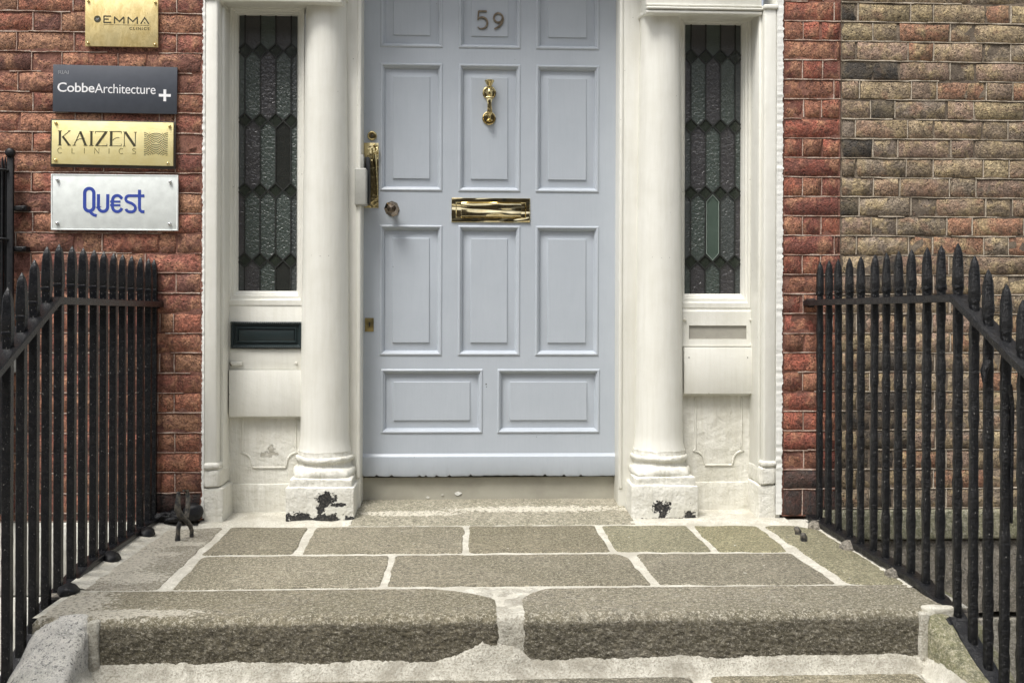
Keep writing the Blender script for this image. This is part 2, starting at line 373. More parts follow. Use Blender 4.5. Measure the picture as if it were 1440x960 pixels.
def arc(cx, cz, r, a0, a1, n=8, rz=None):
    rz = rz or r
    return [(cx+r*math.cos(R(a0+(a1-a0)*k/n)), cz+rz*math.sin(R(a0+(a1-a0)*k/n))) for k in range(n+1)]
def text_mesh(txt, size_w, x, y, z, hgt, offset=0, spacing=1.0):
    """built-in font, fitted to a width and a cap height; returns bmesh wrapper"""
    cu = bpy.data.curves.new('lettering', 'FONT'); cu.body = txt; cu.size = 1; cu.extrude = 0; cu.offset = offset; cu.space_character = spacing
    cu.resolution_u = 4
    ob = bpy.data.objects.new('lettering', cu); COL.objects.link(ob); dg = bpy.context.evaluated_depsgraph_get(); dg.update()
    me = bpy.data.meshes.new_from_object(ob.evaluated_get(dg)); bpy.data.objects.remove(ob); g = M(); g.bm.from_mesh(me); bpy.data.meshes.remove(me)
    xs = [v.co.x for v in g.bm.verts]; ys = [v.co.y for v in g.bm.verts]; sx = size_w/(max(xs)-min(xs)); sz = hgt/(max(ys)-min(0, min(ys)))
    x0 = min(xs); y0 = min(0, min(ys))
    for v in g.bm.verts: v.co = Vector((x+(v.co.x-x0)*sx, y, z+(v.co.y-y0)*sz))
    return g

def letters(g, mat, root):
    bm = g.bm; bm.verts.ensure_lookup_table(); seen = set(); isl = []
    for v in bm.verts:
        if v in seen: continue
        st = [v]; seen.add(v); cur = []
        while st:
            q = st.pop(); cur.append(q)
            for e in q.link_edges:
                o = e.other_vert(q)
                if o not in seen: seen.add(o); st.append(o)
        isl.append([min(q.co.x for q in cur), max(q.co.x for q in cur), set(cur)])
    isl.sort(key=lambda i: i[0]); grp = []
    for a, b, c in isl:
        if grp and min(b, grp[-1][1])-a > .5*min(b-a, grp[-1][1]-grp[-1][0]): grp[-1][1] = max(b, grp[-1][1]); grp[-1][2] |= c
        else: grp.append([a, b, c])
    for a, b, c in grp:
        vs = list(c); ix = {v: i for i, v in enumerate(vs)}
        h = M(); h.add([tuple(v.co) for v in vs], [[ix[v] for v in f.verts] for f in bm.faces if f.verts[0] in c]); h.done('letter', mat, root)
    bm.free()
# ------------------------------------------------------------------ bricks
def brick_mesh(w, h, seed, mat):
    random.seed(seed); N = 10
    base = [(-.5, -.5), (-.16, -.5), (.18, -.5), (.5, -.5), (.5, 0), (.5, .5), (.17, .5), (-.18, .5), (-.5, .5), (-.5, 0)]
    j = lambda a: random.uniform(-a, a)
    vs = []; ring = []
    for u, v in base:
        cor = abs(u) > .4 and abs(v) > .4
        k = .93 if cor else 1
        ring.append((u*w*(.985 if cor else 1)+j(.0042), v*h*(.96 if cor else 1)+j(.0034)))
    bevd = .0035
    for x, z in ring: vs.append((x, .05, z))
    for x, z in ring: vs.append((x, .0036+j(.001), z))
    for x, z in ring:
        l = math.hypot(x, z); vs.append((x-math.copysign(bevd+j(.002), x) if abs(x) > w*.3 else x+j(.004), j(.0022), z-math.copysign(bevd+j(.0015), z) if abs(z) > h*.3 else z+j(.003)))
    fs = []
    for k in range(N):
        q = (k+1) % N; fs += [(k, q, q+N, k+N), (k+N, q+N, q+2*N, k+2*N)]
    fs.append(tuple(range(2*N, 3*N)))
    me = bpy.data.meshes.new('brick'); me.from_pydata(vs, [], fs); me.materials.append(mat)
    me.polygons.foreach_set('use_smooth', [True]*len(me.polygons)); return me
SIZES = {'s': (.215, .070), 'h': (.102, .070), 'c': (.055, .070)}
BK = {}
for kind, mt in (('red', M_RED), ('yel', M_YEL)):
    for sz, (w_, h_) in SIZES.items():
        BK[kind, sz] = [brick_mesh(w_, h_, 100+7*i, mt) for i in range(8)]
random.seed(5)
REDC = [(.40, .15, .10), (.34, .125, .088), (.44, .18, .115), (.29, .105, .08), (.36, .135, .098), (.40, .19, .12), (.27, .12, .09), (.44, .24, .15), (.22, .10, .08)]
YELC = [(.41, .32, .215), (.34, .265, .19), (.47, .38, .235), (.37, .27, .20), (.26, .21, .17), (.37, .26, .20), (.33, .27, .205)]
REDR = [(.37, .115, .076), (.31, .10, .072), (.40, .135, .085), (.24, .08, .06), (.36, .16, .10)]

def rows_to_wall(root, rows, kind, cols, bed_mat, rib_mat, x0, x1, z0, z1, dark=None, limit=300, zvis=2.2, xvis=(-3.2, 3.6), ytop=0):
    """rows = [(zlow, zhigh, [x boundaries])]"""
    cnt = 0; extra = M(); rib = M()
    for zl, zh, bs in rows:
        h = zh-zl
        for a, b in zip(bs[:-1], bs[1:]):
            wd = b-a
            if wd < .012: continue
            sz = 's' if wd > .155 else 'h' if wd > .075 else 'c'
            bw, bh = SIZES[sz]; gap = .0065
            me = random.choice(BK[kind, sz]); c = random.choice(cols); f = random.choice((random.uniform(.72, .95), random.uniform(.9, 1.15), random.uniform(1.1, 1.35))); c = tuple(v*f for v in c)
            if dark: c = dark((a+b)/2, (zl+zh)/2, c)
            loc = ((a+b)/2+random.uniform(-.001, .001), random.uniform(-.0015, .0025)+ytop, (zl+zh)/2+random.uniform(-.001, .001))
            s_ = ((wd-gap)/bw, 1, (h-gap)/bh)
            vis = zh < zvis and zl > 0.0 and xvis[0] < (a+b)/2 < xvis[1]
            if vis and cnt < limit:
                cnt += 1; inst('brick', me, root, loc, (s_[0]*random.choice((1, -1)) if False else s_[0], 1, s_[2]), c, (0, random.uniform(-.004, .004), 0))
            else:
                vs = [(loc[0]+v.co.x*s_[0], loc[1]+v.co.y, loc[2]+v.co.z*s_[2]) for v in me.vertices]
                extra.add(vs, [tuple(p.vertices) for p in me.polygons])
        # ribbon pointing: bed joint and perpends
        seg = bs[0]
        if zl > -.01:
            while seg < bs[-1]-.02:
                L = min(random.uniform(.05, .3), bs[-1]-seg)
                if random.random() < .80:
                    n = max(2, int(L/.03)); zz = zl+random.uniform(-.0012, .0012)
                    tp = [random.uniform(.0012, .0055) for _ in range(n+1)]
                    rib.stroke([(seg+L*k/n, zz+random.uniform(-.0012, .0012)) for k in range(n+1)], .003, ytop-.0022+random.uniform(-.0006, .0008), .006, taper=tp)
                seg += L
            for a in bs[1:-1]:
                if random.random() < .72:
                    rib.stroke([(a+random.uniform(-.001, .001), zl+.004), (a+random.uniform(-.001, .001), (zl+zh)/2), (a, zh-.004)], .003, ytop-.0014+random.uniform(-.0005, .0008), .006, taper=[.003, random.uniform(.002, .004), .003])
    bed = M(); nx = max(2, int((x1-x0)/.02)); nz = int((z1-z0)/.02); grid = []
    for i in range(nx+1):
        for k in range(nz+1):
            x = x0+(x1-x0)*i/nx; z = z0+(z1-z0)*k/nz
            grid.append((x, ytop+.0030+.0030*noise.noise(Vector((x*28, 0, z*28))), z))
    bed.add(grid, [(i*(nz+1)+k, (i+1)*(nz+1)+k, (i+1)*(nz+1)+k+1, i*(nz+1)+k+1) for i in range(nx) for k in range(nz)])
    bed.done('mortar', bed_mat, root, 60, norm=False)
    bk = M(); bk.box(x0, x1, ytop+.02, ytop+.26, z0, z1); bk.done('wall_core', bed_mat, root)
    rib.done('pointing', rib_mat, root)['kind'] = 'stuff'
    if len(extra.bm.verts):
        eo = extra.done('brick', BK[kind, 's'][0].materials[0], root, 60, norm=False); eo['kind'] = 'stuff'
        eo.color = (*(sum(c[i] for c in cols)/len(cols) for i in range(3)), 1)
    else: extra.bm.free()

def jx(a): return a+random.uniform(-.006, .006)
ZT = 2.95
# left red wall
wl = thing('brick_wall', 'red brick wall left of the doorway carrying four name plates', 'wall', (-1.6, 0, 0))
rows = []; z = 2.017
while z < ZT: z += .079
par = 0
while z > .04:
    zl = max(z-.079, .012); bs = [-1.047]; x = -1.047
    if par % 2 == 0: seq = ['s', 'h']
    else: seq = ['q', 'h', 's', 'h']; 
    k = 0
    if par % 2: 
        for d in (.105, .062): x -= d; bs.append(jx(x))
        seq = ['s', 'h']
    while x > -2.6:
        x -= .218 if seq[k % 2] == 's' else .112; bs.append(jx(x)); k += 1
    rows.append((zl, z, bs[::-1])); z -= .079; par += 1
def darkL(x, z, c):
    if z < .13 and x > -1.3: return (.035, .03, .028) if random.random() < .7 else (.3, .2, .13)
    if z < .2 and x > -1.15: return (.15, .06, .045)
    if x < -1.86: return random.choice(YELC)
    return c
rows_to_wall(wl, rows, 'red', REDC, M_MRED, M_RIB, -2.7, -1.04, .012, ZT, darkL)
# right red strip
wr = thing('brick_wall', 'narrow strip of dark red brickwork right of the white doorcase', 'wall', (1.4, 0, 0))
rows = []; z = 2.1095
while z < ZT: z += .0795
par = int(round((z-2.1095)/.0795))
while z > .05:
    zl = .012 if z-.0795 < .055 else z-.0795
    if par % 2 == 0: bs = [1.292, jx(1.50), 1.526] if random.random() < .6 else [1.292, 1.526]
    else: bs = [1.292, jx(1.375), jx(1.45), 1.526]
    rows.append((zl, z, bs)); z -= .0795; par += 1
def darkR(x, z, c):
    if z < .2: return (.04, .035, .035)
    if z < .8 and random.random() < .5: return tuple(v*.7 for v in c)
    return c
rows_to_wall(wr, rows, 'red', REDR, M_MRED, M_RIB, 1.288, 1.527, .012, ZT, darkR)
# right yellow stock wall
wy = thing('brick_wall', 'yellow and grey stock brick wall at the far right behind the railing', 'wall', (2.2, 0, 0))
rows = []; z = 2.1095
while z < ZT: z += .0795
par = int(round((z-2.1095)/.0795))
while z > .05:
    zl = max(z-.0795, .04); x = 1.531; bs = [x]
    if par % 2 == 0: first, seq = .066, ['s', 'h']
    else: first, seq = .125, ['h', 's']
    x += first+random.uniform(-.01, .01); bs.append(x); k = 0
    while x < 3.0:
        x += .2145 if seq[k % 2] == 's' else .1065; bs.append(jx(x)); k += 1
    rows.append((zl, z, bs)); z -= .0795; par += 1
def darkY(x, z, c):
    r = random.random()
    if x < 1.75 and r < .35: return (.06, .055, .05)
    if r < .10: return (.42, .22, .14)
    if r < .14: return (.3, .19, .14)
    return c
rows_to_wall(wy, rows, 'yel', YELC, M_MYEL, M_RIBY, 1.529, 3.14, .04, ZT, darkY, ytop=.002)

# basement walls below the brickwork
g = M(); z = .035; 
bw = thing('basement_wall', 'pale painted ashlar wall of the basement area, lower left behind the railing', 'wall', (-2, 0, -2.4))
g.box(-3.1, -1.26, .03, .25, -2.4, .008); g.done('wall_core', M_WROUGH, bw)
k = 0
for row in range(6):
    zt = .006-row*.29; x = -1.262-(0 if row % 2 else .3)
    if row % 2 == 0:
        g = M(); g.box(x+.004, -1.262, -.012, .03, zt-.284, zt, .006); g.done('stone_block', M_WROUGH, bw, 40)
    while x > -3.1:
        g = M(); g.box(x-.596, x-.002, -.012+random.uniform(-.002, .002), .03, zt-.284, zt, .006); g.done('stone_block', M_WROUGH, bw, 40); x -= .6
bw2 = thing('basement_wall', 'grey granite and rubble base wall seen between the right railing bars', 'wall', (2, 0, -2.4))
for x0, x1 in ((1.45, 2.08), (2.084, 2.75), (2.754, 3.5)):
    g = M(); g.box(x0, x1, -.03, .25, -.082, .036, .008); g.sub(6).jig(.004, 25).done('stone_block', M_MOSS, bw2, 50)
g = M(); g.box(1.45, 3.5, -.012, .25, -.385, -.088); g.sub(24).jig(.006, 22).done('rubble_band', M_RUB, bw2, 60)
g = M(); g.box(1.45, 3.5, .06, .25, -.41, -.385); g.done('dark_joint', M_DARKB, bw2)
g = M(); g.box(1.45, 3.5, -.02, .25, -2.4, -.41, .005); g.done('lower_course', M_FLAGG, bw2)

# ------------------------------------------------------------------ setting: area floor, pavement, road
g = M(); g.box(-12, -1.25, -2.3, 0.03, -2.45, -2.4); struct(g.done('area_floor', M_RUB))
g = M(); g.box(1.47, 12, -2.3, 0.03, -2.45, -2.4); struct(g.done('area_floor', M_RUB))
g = M(); g.box(-12, -1.3, -2.31, -2.3, -2.4, -.67); struct(g.done('area_wall', M_RUB))
g = M(); g.box(1.48, 12, -2.31, -2.3, -2.4, -.67); struct(g.done('area_wall', M_RUB))
g = M(); g.box(-40, 40, -5.6, -2.31, -.86, -.66); struct(g.done('pavement', M_PAVE))
g = M(); g.box(-40, 40, -5.75, -5.6, -.86, -.655, .01); struct(g.done('kerb', M_PALEG))
g = M(); g.add([(-300, -300, -.79), (300, -300, -.79), (300, -5.74, -.79), (-300, -5.74, -.79)], [(0, 1, 2, 3)]); struct(g.done('road', M_ASPH))
g = M(); g.add([(-300, 1, -.8), (300, 1, -.8), (300, 300, -.8), (-300, 300, -.8)], [(0, 1, 2, 3)]); struct(g.done('ground', M_ASPH))

# unseen terrace added across the street to block low sky light and feed reflections
tb = thing('added_terrace', 'unseen brown brick terrace behind the viewer, added to block low sky light', 'building', (0, -19, -.8))
g = M(); g.box(-22, 22, -27, -19, -.8, 9.5); g.done('wall', M_MYEL, tb)
wm = plain('dark_window', (.05, .06, .07), .1)
for i in range(14):
    for zz, hh in ((.4, 2.2), (3.6, 2.0), (6.6, 1.5)):
        x = -19.6+i*3; g = M(); g.box(x-.6, x+.6, -19, -18.93, zz, zz+hh); g.done('window', wm, tb)
g = M(); g.box(-22.2, 22.2, -27, -18.8, 9.5, 9.8); g.done('parapet', M_FLAGG, tb)

# ------------------------------------------------------------------ landing and steps
landing = M(); landing.box(-1.19, 1.46, -1.20, .6, -2.4, -.02); landing.box(-1.25, -1.19, -1.0, .6, -2.4, -.004); landing = struct(landing.done('landing', M_RUB))
g = M(); gx, gy = 136, 66; vs = []
for i in range(gx+1):
    for k in range(gy+1):
        x = -1.19+2.64*i/gx; y = -1.20+1.28*k/gy
        vs.append((x, y, -.0035+.0022*noise.noise(Vector((x*18, y*18, 0)))))
g.add(vs, [(i*(gy+1)+k, (i+1)*(gy+1)+k, (i+1)*(gy+1)+k+1, i*(gy+1)+k+1) for i in range(gx) for k in range(gy)])
g.done('mortar_bed', M_CEM, landing, 60, norm=False)

def flag(poly, mat, seed, name='flagstone', zt=0.0, parent=landing, thick=.02):
    """flagstone from a CCW outline with a worn, wandering edge"""
    pts = []; n = len(poly)
    for i in range(n):
        a = Vector(poly[i]); b = Vector(poly[(i+1) % n]); L = (b-a).length; k = max(2, int(L/.014))
        for j in range(k): pts.append(a.lerp(b, j/k))
    c = sum(pts, Vector((0, 0)))/len(pts); out = []; N = len(pts)
    for i, p in enumerate(pts):
        d = pts[(i+1) % N]-pts[i-1]; nn = Vector((-d.y, d.x)).normalized()
        w_ = .008*noise.noise(Vector((p.x*9+seed*5, p.y*9, 0)))+.006*noise.noise(Vector((p.x*45, p.y*45, seed)))
        out.append(p-nn*.003+nn*w_)
    # soften corners
    for _ in range(1): out = [(out[i-1]+out[i]*2+out[(i+1) % N])/4 for i in range(N)]
    g = M(); rings = []
    for ins, dz in ((0, -thick), (0, -.0035), (.0025, -.0008), (.006, 0)):
        lp = []
        for i, p in enumerate(out):
            d = out[(i+1) % N]-out[i-1]; nn = Vector((-d.y, d.x)).normalized(); q = p+nn*ins
            lp.append(g.bm.verts.new((q.x, q.y, zt+dz+(.0012*noise.noise(Vector((q.x*14, q.y*14, seed))) if ins else 0))))
        rings.append(lp)
    for a, b in zip(rings[:-1], rings[1:]):
        for i in range(N): g.bm.faces.new((a[i], a[(i+1) % N], b[(i+1) % N], b[i]))
    g.bm.faces.new(rings[-1])
    return g.done(name, mat, parent, 50)
jw = .010
F = [  # row at the wall, then the second row, then the two long side stones
    ([(-.905, -.508), (-.60, -.508), (-.612, -.092), (-.905, -.078)], M_FLAG),
    ([(-.565, -.508), (-.01, -.511), (-.01, -.088), (-.575, -.088)], M_FLAG),
    ([(.018, -.511), (.51, -.511), (.508, -.092), (.018, -.088)], M_FLAG),
    ([(.538, -.511), (.868, -.518), (.872, -.105), (.538, -.098)], M_OLIVE),
    ([(.898, -.52), (1.138, -.535), (1.15, -.118), (.9, -.11)], M_OLIVE),
    ([(-.885, -.935), (-.262, -.925), (-.262, -.545), (-.895, -.542)], M_FLAG),
    ([(-.236, -.925), (.575, -.935), (.555, -.60), (.53, -.548), (-.238, -.546)], M_FLAG),
    ([(.605, -.935), (1.155, -.945), (1.14, -.56), (.60, -.55)], M_FLAG),
    ([(-1.15, -.935), (-.935, -.935), (-.945, -.08), (-1.14, -.12)], M_LEFT),
    ([(1.20, -.945), (1.375, -.955), (1.365, -.18), (1.29, -.12), (1.18, -.125)], M_OLIVE),
]
for i, (p, mt) in enumerate(F): flag(p, mt, i+1)

def nosing(x0, x1, y_back, y_front, ztop, zbot, name, seed, parent, mat, dx=.0042, tapers=(0, 0)):
    """step stone: flat top, rounded arris, rough pecked face"""
    rr = .032; prof = [(y_back, ztop-.03), (y_back, ztop-.004), (y_back-.006, ztop)]
    yy = y_back-.006
    n = int((yy-(y_front+rr))/.012)
    for k in range(1, n+1): prof.append((yy+(y_front+rr-yy)*k/n, ztop))
    for k in range(1, 7): a = R(90+15*k); prof.append((y_front+rr+rr*math.cos(a), ztop-rr+rr*math.sin(a)))
    n = 30
    for k in range(1, n+1): prof.append((y_front, ztop-rr+(zbot-(ztop-rr))*k/n))
    nx = int((x1-x0)/dx); vs = []; m_ = len(prof)
    for i in range(nx+1):
        u = i/nx; x = x0+(x1-x0)*u
        for j, (y, z) in enumerate(prof):
            e = 0
            dl, dr = x-x0, x1-x
            yy_, zz_ = y, z
            if j < 3: # wandering back edge, cut corners
                yy_ += .004*noise.noise(Vector((x*8, seed, 0)))
                if tapers[0] and dl < tapers[0]: yy_ -= (1-dl/tapers[0])**2*.13
                if tapers[1] and dr < tapers[1]: yy_ -= (1-dr/tapers[1])**2*.13
            elif (tapers[0] and dl < tapers[0]) or (tapers[1] and dr < tapers[1]):
                tt = (1-dl/tapers[0])**2 if (tapers[0] and dl < tapers[0]) else (1-dr/tapers[1])**2
                yy_ = min(y, y_back-.006-tt*.13)
            ed = min(dl, dr)
            if ed < .02:
                q = (1-ed/.02)**2*.012; zz_ -= q; yy_ += q if y <= y_front+.01 else 0
            p = Vector((x, yy_, zz_)); fr = 1.0 if z < ztop-rr*.4 else .25
            dn = noise.noise(p*30+Vector((seed, 0, 0)))*.0035+noise.noise(Vector((p.x*120+p.z*60, p.y*90, p.z*150)))*.0036+noise.noise(p*9)*.004
            if fr == 1: p.y -= dn*.95
            else: p.z += dn*fr
            if j > m_-2: p.z += .008*noise.noise(Vector((x*7, seed, 3)))+.004*noise.noise(Vector((x*30, seed, 3)))
            vs.append(p)
    fs = [(i*m_+j, (i+1)*m_+j, (i+1)*m_+j+1, i*m_+j+1) for i in range(nx) for j in range(m_-1)]
    fs += [tuple(range(m_)), tuple(nx*m_+j for j in range(m_-1, -1, -1))]
    g = M(); g.add(vs, fs); return g.done(name, mat, parent, 70)
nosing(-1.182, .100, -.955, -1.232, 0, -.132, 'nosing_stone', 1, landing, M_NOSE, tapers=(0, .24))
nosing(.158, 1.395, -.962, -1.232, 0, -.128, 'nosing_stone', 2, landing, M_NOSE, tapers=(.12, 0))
# ends of the nosing course outside the cheeks, and its joint mortar
g = M(); vs = []
nx, nz = 30, 36
for i in range(nx+1):     # mortar between the two nosing stones, spreading at top and foot
    for k in range(nz+1):
        v = k/nz
        if v < .5: y = -.95-(.25)*v/.5; z = -.003
        elif v < .6: a = R(90*(v-.5)/.1); y = -1.20-.026*math.sin(a); z = -.029+.026*math.cos(a)
        else: y = -1.226; z = -.029-(v-.6)/.4*.13
        wd = .085+.02*math.sin(v*9)
        x = .128+(i/nx-.5)*2*wd
        y += .0; p = Vector((x, y, z)); d = .004*noise.noise(p*25)
        if v < .5: p.z += d
        else: p.y += d
        vs.append(p)
g.add(vs, [(i*(nz+1)+k, (i+1)*(nz+1)+k, (i+1)*(nz+1)+k+1, i*(nz+1)+k+1) for i in range(nx) for k in range(nz)])
g.done('joint_mortar', M_CEMG, landing, 60)
g = M(); g.box(-1.10, 1.35, -1.215, -1.19, -.2, -.018); g.done('joint_backing', M_CEM, landing)
# steps below
steps = M(); steps.box(-1.25, 1.46, -1.52, -1.2, -2.4, -.19); 
steps.box(-1.25, 1.46, -1.84, -1.52, -2.4, -.355); steps.box(-1.25, 1.46, -2.16, -1.84, -2.4, -.511); steps.box(-1.25, 1.46, -2.31, -2.16, -2.4, -.67)
steps = struct(steps.done('steps', M_RUB))
for n_, (yb, zt) in enumerate(((-1.262, -.165), (-1.575, -.33), (-1.895, -.495))):
    spl = (.655, .1, -.5)[n_]
    nosing(-.99, spl-.02, yb, yb-.29, zt, zt-.132, 'step_stone', 10+n_*2, steps, M_NOSE if 0 else M_FLAG, dx=.014)
    nosing(spl+.015, 1.275, yb, yb-.29, zt, zt-.132, 'step_stone', 11+n_*2, steps, M_FLAG, dx=.014)
    g = M(); g.box(-1.02, 1.30, yb-.27, yb-.0, zt-.16, zt-.006); g.done('mortar_bed', M_CEM, steps)
for n_, (yr, zt) in enumerate(((-1.222, -.165), (-1.55, -.33), (-1.87, -.495))):   # cement fillet at the foot of each riser
    g = M(); nx = 220; vs = []
    pr = [(0.012, .062), (-.012, .040), (-.022, .026), (-.030, .013), (-.040, .003), (-.058, -.006)]
    for i in range(nx+1):
        x = -1.02+2.33*i/nx
        up = .007*noise.noise(Vector((x*6, n_, 0)))+.005*noise.noise(Vector((x*24, n_, 0)))
        if n_ == 0: up += .055*max(0, 1-abs((x-.05)/.15))**1.5+.018*max(0, 1-abs((x-.13)/.06))
        for j, (dy, dz) in enumerate(pr):
            k = 1-j/5
            vs.append((x, yr+dy+.003*noise.noise(Vector((x*20, j, n_))), zt+dz+up*k))
    g.add(vs, [(i*6+j, (i+1)*6+j, (i+1)*6+j+1, i*6+j+1) for i in range(nx) for j in range(5)])
    g.done('mortar_fillet', M_CEMG, steps, 60, norm=False)
# sloping cheeks
def baseL(y): return .012 if y > -.72 else .012+.15*(y+.72) if y > -1.0 else -.030+.50*(y+1.0)
def baseR(y): return .008 if y > -1.02 else .008+.20*(y+1.02) if y > -1.22 else -.032+.52*(y+1.22)
def cheek(xi, xm, xo, mat, base, y_in, seed):
    """coping from its inner arris xi over a shoulder xm to the railing side xo"""
    g = M(); rows = []; sg = 1 if xo > xi else -1
    for k in range(49):
        y = -.90-.027*k
        zo = min(base(y)-.004, -.003 if y > -1.0 else 9)
        zi = .004-.52*max(0, -1.215-y)-.12*max(0, min(.08, -1.215-y)) if y < y_in else -.035
        pr = [(xi, -2.4+1.7), (xi, zi-.024), (xi+sg*.007, zi-.008), (xi+sg*.022, zi)]
        for q in range(1, 6): u = q/6; pr.append((xi+sg*.022+(xm-xi-sg*.022)*u, zi+(zo-zi)*u**4*.4))
        pr.append((xm, zo+(zi-zo)*.6 if y < y_in else zo)); pr += [((xm+xo)/2, zo), (xo, zo-.006), (xo, -.7)]
        rows.append([Vector((x, y, z))+noise.noise_vector(Vector((x, y, z))*26+Vector((seed, 0, 0)))*.005+noise.noise_vector(Vector((x, y, z))*9+Vector((0, seed, 0)))*.008 for x, z in pr])
    m_ = len(rows[0]); vs = [p for r_ in rows for p in r_]
    fs = [(i*m_+j, i*m_+j+1, (i+1)*m_+j+1, (i+1)*m_+j) for i in range(len(rows)-1) for j in range(m_-1)]+[tuple(range(m_)), tuple((len(rows)-1)*m_+j for j in range(m_))]
    g.add(vs, fs); return g.done('cheek_stone', mat, steps, 60)
cheek(-1.026, -1.19, -1.265, M_PALEG, baseL, -1.17, 1)
cheek(1.312, 1.385, 1.47, M_MOSS, baseR, -1.17, 2)
for xa, xb, sd in ((-1.027, -.996, 1), (1.286, 1.314, 2)):     # mortar in the corner between riser and cheek
    g = M(); g.box(xa, xb, -1.243, -1.19, -.17, -.004, .008, 3).sub(4).jig(.004, 30, sd).jig(.002, 80, sd); g.done('corner_mortar', M_CEMG, steps, 60)
for xa, xb, sd in ((-1.026, -.985, 1), (1.272, 1.313, 2)):     # and along the foot of the cheek
    g = M(); vs = []; n = 24
    for k in range(n+1):
        y = -1.235-.30*k/n
        for u in range(6):
            v = u/5; v = v if sd == 2 else 1-v
            p = Vector((xa+(xb-xa)*(v if sd == 2 else v), y, -.167+.045*v*v if sd == 2 else -.167+.045*(1-v)**2)); vs.append(p+noise.noise_vector(p*35)*.004)
    g.add(vs, [(k*6+u, k*6+u+1, (k+1)*6+u+1, (k+1)*6+u) for k in range(n) for u in range(5)]); g.done('corner_mortar', M_CEM, steps, 60)
g = M(); g.box(1.308, 1.392, -1.232, -1.196, -.04, .006, .006, 3).sub(4).jig(.004, 30, 4); g.done('corner_mortar', M_CEM, steps, 60)
# door threshold slab, sloping up to the door
g = M(); nx, ny = 90, 26; vs = []
for i in range(nx+1):
    for k in range(ny+1):
        u = i/nx; v = k/ny; y = -.068+v*.35
        sx0, sx1 = -.444-.014*(1-v), .660+.018*(1-v)
        x = sx0+(sx1-sx0)*u
        ed = min(u, 1-u)*1.1
        z = -.004+.041*min(1, max(0, v/.85))**.8
        vs.append((x, y, z+.0018*noise.noise(Vector((x*16, y*16, 7)))))
g.add(vs, [(i*(ny+1)+k, (i+1)*(ny+1)+k, (i+1)*(ny+1)+k+1, i*(ny+1)+k+1) for i in range(nx) for k in range(ny)])
struct(g.done('threshold_slab', M_SILL, None, 60, norm=False))
# cement skim at the foot of plinths and walls
g = M()
for x0, x1, y0 in ((-1.045, -.45, -.075), (.66, 1.30, -.08)):
    nx, ny = int((x1-x0)/.012), 16; vs = []
    for i in range(nx+1):
        for k in range(ny+1):
            x = x0+(x1-x0)*i/nx; y = y0+.25*k/ny
            z = .002+.010*(k/ny)+.006*noise.noise(Vector((x*12, y*12, 4)))+.002*noise.noise(Vector((x*50, y*50, 4)))
            if k < 2: z = -.004
            vs.append((x, y+.008*noise.noise(Vector((x*14, 0, 9)))*(k < 3), z))
    g.add(vs, [(i*(ny+1)+k, (i+1)*(ny+1)+k, (i+1)*(ny+1)+k+1, i*(ny+1)+k+1) for i in range(nx) for k in range(ny)])
g.done('cement_skim', M_CEM, landing, 60, norm=False)
# mortar flaunching beside the railings
for x0, x1, y0, y1, sd in ((-1.205, -1.12, -.93, -.02, 1), (1.35, 1.41, -1.0, -.16, 2)):
    g = M(); ny = 60; vs = []
    for k in range(ny+1):
        y = y0+(y1-y0)*k/ny
        for j in range(6):
            u = j/5; w_ = noise.noise(Vector((y*11, sd, 0)))*.015
            x = x0+(x1-x0)*u; x += w_*(u if sd == 1 else 1-u)
            hh = (1-u) if sd == 1 else u
            vs.append((x, y, -.006+.018*hh+.003*noise.noise(Vector((x*40, y*40, sd)))))
    g.add(vs, [(k*6+j, k*6+j+1, (k+1)*6+j+1, (k+1)*6+j) for k in range(ny) for j in range(5)]); g.done('mortar_flaunching', M_CEM, landing, 60)

